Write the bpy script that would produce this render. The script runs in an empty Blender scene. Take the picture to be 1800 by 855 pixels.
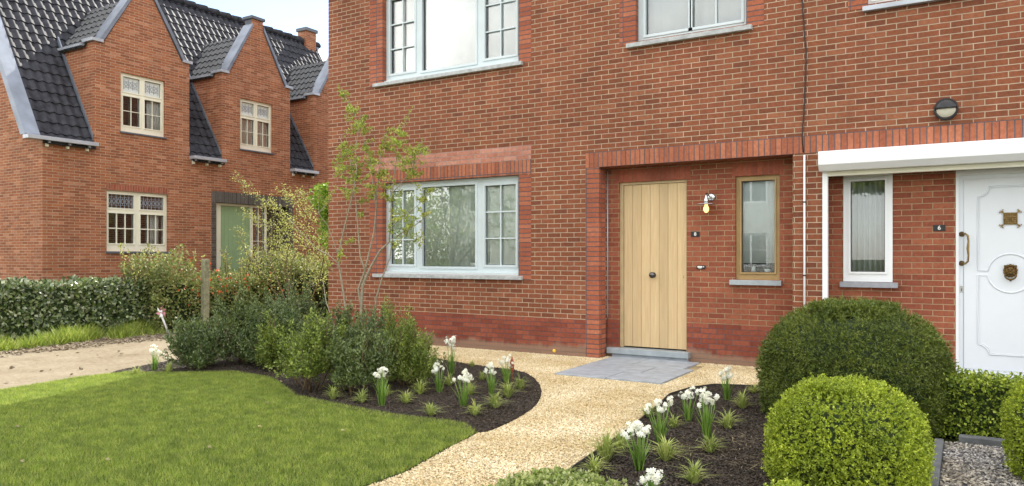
import bpy, bmesh, math, random
import numpy as np
from mathutils import Vector, Matrix
R = math.radians
rng = np.random.default_rng(7)
random.seed(7)
scene = bpy.context.scene
COL = scene.collection

# ------------------------------------------------------------------ camera
cam_d = bpy.data.cameras.new('camera'); cam = bpy.data.objects.new('camera', cam_d); COL.objects.link(cam)
cam.location = (0, 0, 1.35); cam.rotation_euler = (R(90), 0, R(31.2))
cam_d.sensor_width = 36; cam_d.lens = 36*1320/1800; cam_d.shift_y = 22.5/1800
cam_d.clip_end = 600; cam_d.clip_start = .05
scene.camera = cam
# ------------------------------------------------------------------ sky, sun, exposure
SUN_EL, SUN_AZ = 41.0, -17.0                     # azimuth measured from +Y towards +X
w = bpy.data.worlds.new('World'); scene.world = w; w.use_nodes = True
nt = w.node_tree; nt.nodes.clear()
out = nt.nodes.new('ShaderNodeOutputWorld'); bg = nt.nodes.new('ShaderNodeBackground')
sky = nt.nodes.new('ShaderNodeTexSky'); sky.sky_type = 'NISHITA'; sky.sun_disc = False
sky.sun_elevation = R(SUN_EL); sky.sun_rotation = R(SUN_AZ); sky.dust_density = .4; sky.ozone_density = 2.; sky.air_density = 1.0
tc = nt.nodes.new('ShaderNodeTexCoord'); mp = nt.nodes.new('ShaderNodeMapping'); mp.inputs['Scale'].default_value = (1, 1, 2.6)
nz = nt.nodes.new('ShaderNodeTexNoise'); nz.inputs['Scale'].default_value = 2.1; nz.inputs['Detail'].default_value = 7; nz.inputs['Roughness'].default_value = .55
cr = nt.nodes.new('ShaderNodeValToRGB'); cr.color_ramp.elements[0].position = .36; cr.color_ramp.elements[1].position = .60
cr.color_ramp.elements[0].color = (.25, .25, .25, 1)
mx = nt.nodes.new('ShaderNodeMix'); mx.data_type = 'RGBA'
nt.links.new(tc.outputs['Generated'], mp.inputs['Vector']); nt.links.new(mp.outputs[0], nz.inputs['Vector'])
nt.links.new(nz.outputs['Fac'], cr.inputs['Fac'])
sx = nt.nodes.new('ShaderNodeSeparateXYZ'); nt.links.new(tc.outputs['Generated'], sx.inputs[0])     # thick cloud south of the street, thin towards the sun
mr_ = nt.nodes.new('ShaderNodeMapRange'); mr_.inputs[1].default_value = .75; mr_.inputs[2].default_value = .1; mr_.inputs[3].default_value = .06; mr_.inputs[4].default_value = 1.
sm = nt.nodes.new('ShaderNodeMath'); sm.operation = 'MULTIPLY_ADD'; sm.inputs[1].default_value = -.6
nt.links.new(sx.outputs[0], sm.inputs[0]); nt.links.new(sx.outputs[1], sm.inputs[2]); nt.links.new(sm.outputs[0], mr_.inputs[0]); mm = nt.nodes.new('ShaderNodeMath'); mm.operation = 'MULTIPLY'
nt.links.new(cr.outputs[0], mm.inputs[0]); nt.links.new(mr_.outputs[0], mm.inputs[1]); nt.links.new(mm.outputs[0], mx.inputs[0])
nt.links.new(sky.outputs[0], mx.inputs[6]); mx.inputs[7].default_value = (12.8, 12.4, 11.9, 1)
nt.links.new(mx.outputs[2], bg.inputs[0]); bg.inputs[1].default_value = .07
nt.links.new(bg.outputs[0], out.inputs[0])
sl = bpy.data.lights.new('sun', 'SUN'); sl.energy = 2.2; sl.angle = R(.6); sl.color = (1, .95, .86)
so = bpy.data.objects.new('sun', sl); COL.objects.link(so)
sd = Vector((math.sin(R(SUN_AZ))*math.cos(R(SUN_EL)), math.cos(R(SUN_AZ))*math.cos(R(SUN_EL)), math.sin(R(SUN_EL))))
so.rotation_euler = sd.to_track_quat('Z', 'Y').to_euler(); so.location = sd*40
vs = scene.view_settings; vs.view_transform = 'Standard'; vs.look = 'None'; vs.gamma = 1; vs.exposure = 1.95
scene.render.engine = 'CYCLES'
scene.cycles.use_denoising = True
scene.cycles.max_bounces = 8; scene.cycles.transparent_max_bounces = 12; scene.cycles.caustics_reflective = False; scene.cycles.caustics_refractive = False
scene.cycles.sample_clamp_indirect = 6

# ------------------------------------------------------------------ measuring helpers: a sight line met with a real plane
_v = (-math.sin(R(31.2)), math.cos(R(31.2))); _r = (math.cos(R(31.2)), math.sin(R(31.2)))
def _ray(x, y):
    u = (x-900)/1320; return (_v[0]+u*_r[0], _v[1]+u*_r[1], -(y-450)/1320)
def PY(x, y, Y): d = _ray(x, y); t = Y/d[1]; return (t*d[0], 1.35+t*d[2])       # -> X, Z
def PX(x, y, X): d = _ray(x, y); t = X/d[0]; return (t*d[1], 1.35+t*d[2])       # -> Y, Z
def PG(x, y, z=0): d = _ray(x, y); t = (z-1.35)/d[2]; return (t*d[0], t*d[1])   # -> X, Y
def ppm(X, Y): return 1320/(X*_v[0]+Y*_v[1])                                    # pixels per metre there

# ------------------------------------------------------------------ materials
def new_mat(name):
    m = bpy.data.materials.new(name); m.use_nodes = True
    n = m.node_tree; b = n.nodes['Principled BSDF']; return m, n, b
def nd(n, t, **kw):
    x = n.nodes.new(t)
    for k, v in kw.items():
        if k in x.inputs: x.inputs[k].default_value = v
        else: setattr(x, k, v)
    return x
def ramp(n, cols):
    r = n.nodes.new('ShaderNodeValToRGB'); e = r.color_ramp.elements
    while len(e) < len(cols): e.new(.5)
    for i, (p, c) in enumerate(cols): e[i].position = p; e[i].color = (*c, 1)
    return r
def plain(name, col, rough=.5, metal=0, var=.12, scale=3., bump=0, bscale=60, spec=.5, coat=0):
    m, n, b = new_mat(name)
    t = nd(n, 'ShaderNodeTexCoord'); z = nd(n, 'ShaderNodeTexNoise', Scale=scale, Detail=5)
    n.links.new(t.outputs['Object'], z.inputs['Vector'])
    r = ramp(n, [(.3, tuple(c*(1-var) for c in col)), (.7, tuple(min(1, c*(1+var)) for c in col))])
    n.links.new(z.outputs['Fac'], r.inputs[0]); n.links.new(r.outputs[0], b.inputs['Base Color'])
    b.inputs['Roughness'].default_value = rough; b.inputs['Metallic'].default_value = metal
    b.inputs['Specular IOR Level'].default_value = spec; b.inputs['Coat Weight'].default_value = coat
    if bump:
        z2 = nd(n, 'ShaderNodeTexNoise', Scale=bscale, Detail=4); bu = nd(n, 'ShaderNodeBump', Strength=1, Distance=bump)
        n.links.new(t.outputs['Object'], z2.inputs['Vector']); n.links.new(z2.outputs['Fac'], bu.inputs['Height']); n.links.new(bu.outputs[0], b.inputs['Normal'])
    return m
def brick(name, cols, mortar, bw=.2, rh=.064, ms=.0055, rot=False, off=.5, du=0, dz=0, rough=.85, stain=.18, weather=0):
    m, n, b = new_mat(name); L = n.links.new
    t = nd(n, 'ShaderNodeTexCoord'); s = nd(n, 'ShaderNodeSeparateXYZ'); L(t.outputs['Object'], s.inputs[0])
    a = nd(n, 'ShaderNodeMath', operation='ADD'); L(s.outputs[0], a.inputs[0]); L(s.outputs[1], a.inputs[1])
    a2 = nd(n, 'ShaderNodeMath', operation='ADD'); L(a.outputs[0], a2.inputs[0]); a2.inputs[1].default_value = du+200
    z2 = nd(n, 'ShaderNodeMath', operation='ADD'); L(s.outputs[2], z2.inputs[0]); z2.inputs[1].default_value = dz
    c = nd(n, 'ShaderNodeCombineXYZ')
    L((z2 if rot else a2).outputs[0], c.inputs[0]); L((a2 if rot else z2).outputs[0], c.inputs[1])
    wob = nd(n, 'ShaderNodeTexNoise', Scale=9, Detail=3); L(t.outputs['Object'], wob.inputs['Vector'])
    wm = nd(n, 'ShaderNodeVectorMath', operation='MULTIPLY_ADD'); L(wob.outputs['Color'], wm.inputs[0]); wm.inputs[1].default_value = (.006, .006, 0); L(c.outputs[0], wm.inputs[2])
    k = nd(n, 'ShaderNodeTexBrick', Scale=1); k.offset = off
    k.inputs['Color1'].default_value = (0, 0, 0, 1); k.inputs['Color2'].default_value = (1, 1, 1, 1); k.inputs['Mortar'].default_value = (.5, .5, .5, 1)
    k.inputs['Mortar Size'].default_value = ms; k.inputs['Mortar Smooth'].default_value = .25
    k.inputs['Brick Width'].default_value = bw; k.inputs['Row Height'].default_value = rh
    L(wm.outputs[0], k.inputs['Vector'])
    r = ramp(n, [(i/(len(cols)-1), q) for i, q in enumerate(cols)]); L(k.outputs['Color'], r.inputs[0])
    g = nd(n, 'ShaderNodeTexNoise', Scale=26, Detail=6, Roughness=.7); L(t.outputs['Object'], g.inputs['Vector'])
    gr = ramp(n, [(.3, (.74, .74, .74)), (.7, (1.22, 1.22, 1.22))]); L(g.outputs['Fac'], gr.inputs[0])
    m1 = nd(n, 'ShaderNodeMix', data_type='RGBA', blend_type='MULTIPLY'); m1.inputs[0].default_value = 1; L(r.outputs[0], m1.inputs[6]); L(gr.outputs[0], m1.inputs[7])
    mo = nd(n, 'ShaderNodeTexNoise', Scale=5, Detail=4); L(t.outputs['Object'], mo.inputs['Vector'])
    mr = ramp(n, [(.3, tuple(q*.72 for q in mortar)), (.7, tuple(min(1, q*1.12) for q in mortar))]); L(mo.outputs['Fac'], mr.inputs[0])
    m2 = nd(n, 'ShaderNodeMix', data_type='RGBA'); L(k.outputs['Fac'], m2.inputs[0]); L(m1.outputs[2], m2.inputs[6]); L(mr.outputs[0], m2.inputs[7])
    st = nd(n, 'ShaderNodeTexNoise', Scale=.9, Detail=7, Roughness=.65); smp = nd(n, 'ShaderNodeMapping'); smp.inputs['Scale'].default_value = (1.6, 1.6, .55); L(t.outputs['Object'], smp.inputs[0]); L(smp.outputs[0], st.inputs['Vector'])
    sr = ramp(n, [(.3, (1-stain,)*3), (.68, (1+stain*.7,)*3)]); L(st.outputs['Fac'], sr.inputs[0])
    m3 = nd(n, 'ShaderNodeMix', data_type='RGBA', blend_type='MULTIPLY'); m3.inputs[0].default_value = 1; L(m2.outputs[2], m3.inputs[6]); L(sr.outputs[0], m3.inputs[7])
    last = m3
    if weather:   # splashed dirt and lime with an irregular upper edge near the soil
        zz = nd(n, 'ShaderNodeMath', operation='MULTIPLY_ADD'); L(st.outputs['Fac'], zz.inputs[0]); zz.inputs[1].default_value = -.5; L(s.outputs[2], zz.inputs[2])
        zr = ramp(n, [(0., (.62,)*3), (.06, (0,)*3)]); zo = nd(n, 'ShaderNodeMath', operation='ADD'); L(zz.outputs[0], zo.inputs[0]); zo.inputs[1].default_value = .14
        L(zo.outputs[0], zr.inputs[0])
        m4 = nd(n, 'ShaderNodeMix', data_type='RGBA'); L(zr.outputs[0], m4.inputs[0]); L(m3.outputs[2], m4.inputs[6]); m4.inputs[7].default_value = (.30, .23, .16, 1); last = m4
    L(last.outputs[2], b.inputs['Base Color']); b.inputs['Roughness'].default_value = rough; b.inputs['Specular IOR Level'].default_value = .3
    h = nd(n, 'ShaderNodeMath', operation='MULTIPLY_ADD'); L(k.outputs['Fac'], h.inputs[0]); h.inputs[1].default_value = -1
    gm = nd(n, 'ShaderNodeMath', operation='MULTIPLY'); L(g.outputs['Fac'], gm.inputs[0]); gm.inputs[1].default_value = .5; L(gm.outputs[0], h.inputs[2])
    bu = nd(n, 'ShaderNodeBump', Strength=1, Distance=.006); L(h.outputs[0], bu.inputs['Height']); L(bu.outputs[0], b.inputs['Normal'])
    return m
def leafmat(name, cols, trans=.3, rough=.45, spec=.4, patch=(4.5, .72, 1.25)):
    m, n, b = new_mat(name); L = n.links.new
    g = nd(n, 'ShaderNodeNewGeometry'); r = ramp(n, [(i/(len(cols)-1), q) for i, q in enumerate(cols)]); L(g.outputs['Random Per Island'], r.inputs[0])
    t = nd(n, 'ShaderNodeTexCoord'); z = nd(n, 'ShaderNodeTexNoise', Scale=patch[0], Detail=4); L(t.outputs['Object'], z.inputs['Vector'])
    zr = ramp(n, [(.3, (patch[1], patch[1]*1.05, patch[1]*1.02)), (.7, (patch[2], patch[2]*.96, patch[2]*.88))]); L(z.outputs['Fac'], zr.inputs[0])
    x = nd(n, 'ShaderNodeMix', data_type='RGBA', blend_type='MULTIPLY'); x.inputs[0].default_value = 1; L(r.outputs[0], x.inputs[6]); L(zr.outputs[0], x.inputs[7])
    L(x.outputs[2], b.inputs['Base Color']); b.inputs['Roughness'].default_value = rough; b.inputs['Specular IOR Level'].default_value = spec
    tr = nd(n, 'ShaderNodeBsdfTranslucent'); L(x.outputs[2], tr.inputs['Color'])
    ms = nd(n, 'ShaderNodeMixShader'); ms.inputs[0].default_value = trans; L(b.outputs[0], ms.inputs[1]); L(tr.outputs[0], ms.inputs[2])
    L(ms.outputs[0], n.nodes['Material Output'].inputs[0]); return m
def stones(name, cols, rough=.8):
    m, n, b = new_mat(name)
    g = nd(n, 'ShaderNodeNewGeometry'); r = ramp(n, [(i/(len(cols)-1), q) for i, q in enumerate(cols)]); n.links.new(g.outputs['Random Per Island'], r.inputs[0])
    t = nd(n, 'ShaderNodeTexCoord'); z = nd(n, 'ShaderNodeTexNoise', Scale=1.6, Detail=4); n.links.new(t.outputs['Object'], z.inputs['Vector'])
    zr = ramp(n, [(.35, (.88, .81, .68)), (.65, (1.1, 1.1, 1.12))]); n.links.new(z.outputs['Fac'], zr.inputs[0])
    x = nd(n, 'ShaderNodeMix', data_type='RGBA', blend_type='MULTIPLY'); x.inputs[0].default_value = 1; n.links.new(r.outputs[0], x.inputs[6]); n.links.new(zr.outputs[0], x.inputs[7])
    n.links.new(x.outputs[2], b.inputs['Base Color']); b.inputs['Roughness'].default_value = rough; return m
def ground(name, cols, s1=3, s2=40, bump=.01, vor=0):
    m, n, b = new_mat(name); L = n.links.new
    t = nd(n, 'ShaderNodeTexCoord'); a = nd(n, 'ShaderNodeTexNoise', Scale=s1, Detail=6); c = nd(n, 'ShaderNodeTexNoise', Scale=s2, Detail=6, Roughness=.7)
    L(t.outputs['Object'], a.inputs['Vector']); L(t.outputs['Object'], c.inputs['Vector'])
    x = nd(n, 'ShaderNodeMix', data_type='FLOAT'); x.inputs[0].default_value = .55; L(a.outputs['Fac'], x.inputs[2]); L(c.outputs['Fac'], x.inputs[3])
    r = ramp(n, [(.32+.36*i/(len(cols)-1), q) for i, q in enumerate(cols)]); L(x.outputs[0], r.inputs[0]); L(r.outputs[0], b.inputs['Base Color'])
    b.inputs['Roughness'].default_value = .95; b.inputs['Specular IOR Level'].default_value = .15
    bu = nd(n, 'ShaderNodeBump', Strength=1, Distance=bump)
    if vor:
        v = nd(n, 'ShaderNodeTexVoronoi', Scale=vor); L(t.outputs['Object'], v.inputs['Vector']); L(v.outputs['Distance'], bu.inputs['Height']); bu.invert = True
    else: L(c.outputs['Fac'], bu.inputs['Height'])
    L(bu.outputs[0], b.inputs['Normal']); return m
def glassmat(name, refl=.16, tint=(.96, .985, .975)):
    m, n, b = new_mat(name); L = n.links.new; n.nodes.remove(b)
    tr = nd(n, 'ShaderNodeBsdfTransparent'); tr.inputs[0].default_value = (*tint, 1)
    gl = nd(n, 'ShaderNodeBsdfGlossy', Roughness=.004); gl.inputs[0].default_value = (1, 1, 1, 1)
    t = nd(n, 'ShaderNodeTexCoord'); z = nd(n, 'ShaderNodeTexNoise', Scale=3.5, Detail=1); L(t.outputs['Object'], z.inputs['Vector'])
    bu = nd(n, 'ShaderNodeBump', Strength=.4, Distance=.00005); L(z.outputs['Fac'], bu.inputs['Height']); L(bu.outputs[0], gl.inputs['Normal'])
    f = nd(n, 'ShaderNodeFresnel', IOR=1.5); mr = nd(n, 'ShaderNodeMapRange'); mr.inputs[1].default_value = .04; mr.inputs[2].default_value = .6
    mr.inputs[3].default_value = refl; mr.inputs[4].default_value = .9
    L(f.outputs[0], mr.inputs[0]); ms = nd(n, 'ShaderNodeMixShader'); L(mr.outputs[0], ms.inputs[0]); L(tr.outputs[0], ms.inputs[1]); L(gl.outputs[0], ms.inputs[2])
    L(ms.outputs[0], n.nodes['Material Output'].inputs[0]); return m
def emit(name, col, s):
    m, n, b = new_mat(name); b.inputs['Base Color'].default_value = (*col, 1); b.inputs['Emission Color'].default_value = (*col, 1); b.inputs['Emission Strength'].default_value = s; return m
def woodmat():
    m, n, b = new_mat('oak_planks'); L = n.links.new
    t = nd(n, 'ShaderNodeTexCoord'); mpp = nd(n, 'ShaderNodeMapping'); mpp.inputs['Scale'].default_value = (30, 30, 1.6); L(t.outputs['Object'], mpp.inputs[0])
    z = nd(n, 'ShaderNodeTexNoise', Scale=1.8, Detail=7, Distortion=.6); L(mpp.outputs[0], z.inputs['Vector'])
    r = ramp(n, [(.3, (.53, .385, .205)), (.55, (.60, .44, .24)), (.75, (.645, .485, .275))]); L(z.outputs['Fac'], r.inputs[0])
    g = nd(n, 'ShaderNodeNewGeometry'); gr = ramp(n, [(0, (.86, .85, .84)), (1, (1.12, 1.12, 1.1))]); L(g.outputs['Random Per Island'], gr.inputs[0])
    x = nd(n, 'ShaderNodeMix', data_type='RGBA', blend_type='MULTIPLY'); x.inputs[0].default_value = 1; L(r.outputs[0], x.inputs[6]); L(gr.outputs[0], x.inputs[7])
    L(x.outputs[2], b.inputs['Base Color']); b.inputs['Roughness'].default_value = .6
    bu = nd(n, 'ShaderNodeBump', Strength=.5, Distance=.002); L(z.outputs['Fac'], bu.inputs['Height']); L(bu.outputs[0], b.inputs['Normal']); return m

M = {}
M['brick'] = brick('red_brick', [(0.172, 0.057, 0.029), (0.222, 0.073, 0.033), (0.257, 0.085, 0.039), (0.236, 0.075, 0.037), (0.306, 0.115, 0.056)], (.50, .38, .27), weather=0)
M['plinth'] = brick('plinth_brick', [(0.212, 0.053, 0.031), (0.267, 0.072, 0.040), (0.313, 0.090, 0.050)], (.14, .10, .10), ms=.0042, weather=1)
M['band'] = brick('orange_band_brick', [(0.301, 0.095, 0.050), (0.388, 0.129, 0.066), (0.456, 0.168, 0.090)], (.12, .105, .115), rot=True, off=0, dz=-2.51, ms=.0062)
M['pil'] = brick('orange_pilaster_brick', [(0.294, 0.086, 0.046), (0.370, 0.113, 0.057), (0.427, 0.151, 0.081)], (.12, .105, .115), bw=.26, off=0, du=.0, ms=.0062)
M['salmon'] = brick('salmon_brick', [(.42, .17, .11), (.5, .22, .15), (.55, .27, .19)], (.42, .3, .27), ms=.005)
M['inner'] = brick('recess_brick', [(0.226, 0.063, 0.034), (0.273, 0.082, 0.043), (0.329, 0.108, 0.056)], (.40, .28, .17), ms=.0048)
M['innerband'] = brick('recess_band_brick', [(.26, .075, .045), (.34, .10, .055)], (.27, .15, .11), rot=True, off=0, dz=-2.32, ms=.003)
M['lbrick'] = brick('orange_brick_old', [(0.233, 0.080, 0.038), (0.335, 0.116, 0.050), (0.391, 0.139, 0.062), (0.316, 0.105, 0.048), (0.251, 0.088, 0.044), (0.484, 0.214, 0.119)], (.46, .32, .21), bw=.2, rh=.054, ms=.0062, stain=.14)
M['lband'] = brick('rowlock_brick', [(.27, .07, .04), (.36, .115, .06)], (.4, .28, .2), bw=.12, rh=.056, rot=True, off=0, dz=-2.66, ms=.004)
M['dband'] = brick('dark_brick', [(.07, .062, .055), (.11, .10, .085), (.14, .125, .11)], (.2, .18, .15), bw=.27, rh=.056, rot=True, off=0, dz=-2.56, ms=.004)
M['dbrick'] = brick('dark_brick_wall', [(.065, .055, .045), (.10, .085, .07), (.13, .115, .1)], (.2, .18, .15), bw=.2, rh=.054, ms=.004)
M['whitebrick'] = brick('cream_brick', [(.50, .50, .46), (.58, .58, .54), (.62, .62, .58)], (.38, .37, .34))
M['pale'] = plain('pale_blue_paint', (.60, .68, .70), .35, var=.04)
M['cream'] = plain('cream_paint', (.78, .76, .62), .4, var=.05)
M['white'] = plain('white_pvc', (.80, .82, .83), .3, var=.02)
M['whitedoor'] = plain('white_door_paint', (.72, .76, .80), .3, var=.02)
M['dark'] = plain('dark_gasket', (.03, .03, .035), .5)
M['stone'] = plain('bluestone', (.42, .44, .44), .7, var=.22, scale=14, bump=.002)
M['slab'] = plain('bluestone_slab', (.36, .40, .44), .5, var=.2, scale=9, bump=.0015)
M['step'] = plain('blue_grey_step', (.33, .37, .39), .6, var=.15, scale=9, bump=.001)
M['greysill'] = plain('grey_sill', (.3, .31, .34), .6, var=.15, scale=20)
M['oakframe'] = plain('oak_frame', (.38, .25, .10), .5, var=.12, scale=6)
M['oak'] = woodmat()
M['oakpale'] = plain('pale_oak', (.46, .35, .19), .55, var=.12, scale=8)
M['green'] = plain('sage_green_paint', (.25, .37, .19), .5, var=.05)
M['tile'] = plain('glazed_black_tile', (.038, .039, .046), .62, var=.4, scale=8, spec=.10, coat=0)
M['tile2'] = plain('weathered_dark_tile', (.04, .042, .045), .42, var=.45, scale=5, spec=.5)
M['redtile'] = plain('dark_red_roof_tile', (.1, .055, .045), .7, var=.3, scale=6)
M['lead'] = plain('lead_flashing', (.20, .225, .27), .42, metal=.35, var=.25, scale=3)
M['zinc'] = plain('pale_zinc', (.44, .47, .52), .4, metal=.3, var=.12)
M['cap'] = plain('dark_stone_cap', (.1, .11, .13), .6)
M['black'] = plain('black_plastic', (.012, .012, .013), .35)
M['cable'] = plain('black_cable', (.03, .018, .015), .6)
M['chrome'] = plain('polished_chrome', (.55, .56, .58), .2, metal=1, var=.05)
M['brass'] = plain('aged_brass', (.24, .165, .07), .35, metal=1, var=.4, scale=60, bump=.002, bscale=90)
M['brassd'] = plain('dark_bronze', (.16, .10, .04), .38, metal=1, var=.6, scale=90, bump=.003, bscale=120)
M['knob'] = plain('dark_steel_knob', (.12, .12, .12), .22, metal=1)
M['frost'] = plain('frosted_cream_glass', (.55, .53, .42), .25, var=.08, scale=12)
M['bulb'] = emit('lit_bulb', (1, .60, .22), .55)
M['glass'] = glassmat('window_glass', .06)
M['glassup'] = glassmat('bright_window_glass', .085)
M['glassl'] = glassmat('dark_window_glass', .05)
M['curtain'] = plain('white_curtain', (.72, .74, .74), .9, var=.04)
M['sheer'] = plain('grey_green_curtain', (.72, .78, .68), .9, var=.05)
M['net'] = plain('grey_net_curtain', (.46, .50, .52), .9, var=.1)
M['frostw'] = plain('frosted_white_glass', (.62, .66, .64), .3, var=.08, scale=12)
M['reflection_sheet'] = plain('painted_reflection', (.78, .82, .82), .9, var=.05)  # pale colour stands in for the reflection in the recess pane
M['room'] = plain('room_plaster', (.35, .33, .3), .9)
M['bark'] = plain('grey_bark', (.29, .26, .18), .85, var=.3, scale=30, bump=.002)
M['twig'] = plain('brown_twig', (.16, .11, .06), .85, var=.3, scale=30)
M['post'] = plain('mossy_wood', (.24, .235, .15), .9, var=.35, scale=18, bump=.004)
M['kerb'] = plain('dark_concrete', (.13, .135, .14), .8, var=.25, scale=12, bump=.002)
M['edge'] = plain('rusty_edging_steel', (.045, .038, .03), .7)
M['soil'] = ground('dark_soil', [(.012, .009, .007), (.035, .025, .018), (.06, .044, .032), (.085, .064, .048)], 3, 60, .03)
M['clod'] = ground('dry_earth', [(.12, .09, .06), (.2, .16, .11), (.27, .22, .16)], 2, 16, .03)
M['sand'] = ground('packed_sand', [(.12, .09, .055), (.21, .172, .115), (.25, .21, .145), (.31, .27, .20)], 1.6, 16, .02)
M['gravelbase'] = ground('gravel_bed', [(.34, .26, .14), (.46, .37, .21), (.58, .5, .33)], 2, 80, .012, vor=70)
M['pebblebase'] = ground('pebble_bed', [(.05, .05, .05), (.12, .12, .12), (.2, .2, .2)], 2, 80, .01, vor=70)
M['turf'] = ground('turf_soil', [(.02, .03, .008), (.045, .065, .016), (.06, .085, .02)], 3, 60, .01)
M['earthgrass'] = ground('rough_ground', [(.05, .06, .02), (.08, .09, .03), (.11, .12, .05)], .5, 12, .02)
M['asphalt'] = ground('asphalt', [(.04, .04, .04), (.06, .06, .06)], 2, 90, .003)
M['paving'] = plain('concrete_paving', (.3, .29, .27), .85, var=.15, scale=4)
M['gravel'] = stones('cream_gravel_stones', [(.30, .21, .10), (.64, .50, .27), (.78, .66, .40), (.84, .76, .53), (.62, .48, .25), (.9, .85, .68), (.46, .34, .17), (.82, .73, .5)])
M['pebble'] = stones('grey_pebble_stones', [(.05, .05, .055), (.22, .2, .18), (.5, .47, .42), (.12, .12, .13), (.65, .62, .56), (.3, .28, .25), (.09, .09, .1)])
M['mulch'] = stones('bark_chips', [(.018, .014, .010), (.04, .03, .021), (.07, .053, .037), (.028, .021, .015), (.11, .09, .066)])
M['clods'] = stones('earth_clods', [(.11, .085, .055), (.18, .145, .1), (.26, .22, .15), (.15, .115, .075)])
M['grass'] = leafmat('grass_blades', [(0.138, 0.218, 0.028), (0.219, 0.322, 0.040), (0.323, 0.425, 0.071), (0.484, 0.513, 0.152), (0.179, 0.262, 0.033)], .35, .5, patch=(9, .7, 1.3))
M['tuft'] = leafmat('tuft_blades', [(.28, .36, .08), (.40, .48, .13), (.52, .56, .22), (.33, .42, .1)], .3, .5)
M['boxleaf'] = leafmat('box_leaves', [(0.132, 0.206, 0.021), (0.296, 0.392, 0.042), (0.470, 0.568, 0.058), (0.592, 0.666, 0.094), (0.225, 0.304, 0.027)], .3, .4)
M['boxcore'] = plain('box_shade_core', (.03, .05, .01), .9, var=.4, scale=40)  # solid filling, shade of the hollows between leaves put into its dark colour
M['yewleaf'] = leafmat('yew_needles', [(0.051, 0.081, 0.013), (0.092, 0.131, 0.018), (0.143, 0.192, 0.028), (0.216, 0.262, 0.048), (0.077, 0.111, 0.016)], .15, .35)
M['yewcore'] = plain('yew_shade_core', (.02, .035, .008), .9, var=.4, scale=40)  # same dark filling for yew and hedges, inner shade as colour
M['hedgeleaf'] = leafmat('low_hedge_leaves', [(.10, .16, .02), (.20, .29, .03), (.32, .42, .045), (.46, .54, .07), (.09, .14, .015)], .25, .4)
M['varleaf'] = leafmat('variegated_leaves', [(.22, .30, .06), (.36, .44, .12), (.52, .56, .24), (.16, .24, .04), (.62, .62, .34)], .25, .4)
M['ivy'] = leafmat('glossy_ivy_painted_glints', [(.05, .09, .025), (.09, .15, .04), (.16, .22, .06), (.30, .36, .16), (.09, .15, .05), (.5, .53, .36), (.07, .12, .04), (.42, .46, .3)], .15, .25, .9)  # palest leaf colours paint in the glints on the ivy
M['mixleaf'] = leafmat('mixed_hedge_leaves', [(.12, .18, .04), (.20, .26, .07), (.30, .33, .12), (.28, .24, .10), (.15, .21, .05), (.42, .42, .2)], .35, .45)
M['orange'] = leafmat('orange_petals', [(.6, .09, .03), (.7, .16, .06)], .3, .5)
M['shdark'] = leafmat('dark_shrub_leaves', [(0.037, 0.065, 0.019), (0.068, 0.110, 0.029), (0.114, 0.168, 0.047), (0.218, 0.284, 0.102), (0.052, 0.084, 0.025)], .2, .35, .6)
M['shblue'] = leafmat('bluish_shrub_leaves', [(0.045, 0.072, 0.018), (0.080, 0.121, 0.029), (0.130, 0.181, 0.048), (0.250, 0.312, 0.113), (0.055, 0.086, 0.020)], .2, .35, .6)
M['shgreen'] = leafmat('green_shrub_leaves', [(0.070, 0.102, 0.016), (0.129, 0.181, 0.025), (0.211, 0.284, 0.045), (0.351, 0.432, 0.090), (0.094, 0.141, 0.023)], .25, .4, .5)
M['yellow'] = leafmat('yellow_green_leaves', [(.32, .37, .09), (.46, .49, .15), (.58, .58, .22), (.24, .30, .07), (.38, .32, .13)], .45, .5)
M['spring'] = leafmat('spring_leaves', [(.30, .41, .06), (.43, .54, .09), (.54, .60, .15), (.26, .35, .05), (.46, .38, .14)], .4, .45)
M['bright'] = leafmat('bright_climber_leaves', [(0.128, 0.256, 0.027), (0.224, 0.368, 0.036), (0.320, 0.440, 0.063)], .4, .45)
M['blade'] = leafmat('narcissus_leaves', [(.14, .26, .04), (.20, .36, .06), (.32, .48, .09), (.17, .32, .06)], .25, .4)
M['petal'] = leafmat('white_petals', [(.86, .86, .78), (.9, .9, .84), (.88, .86, .72)], .15, .5, patch=(3, .97, 1.03))
M['straw'] = leafmat('dry_straw', [(.3, .24, .14), (.42, .34, .2)], .1, .7)
M['pink'] = plain('pink_plastic', (.7, .3, .36), .4)
M['blossom'] = plain('yellow_cap', (.85, .55, .06), .5)
M['text'] = plain('white_lettering', (.8, .8, .78), .5, var=.01)

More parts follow.
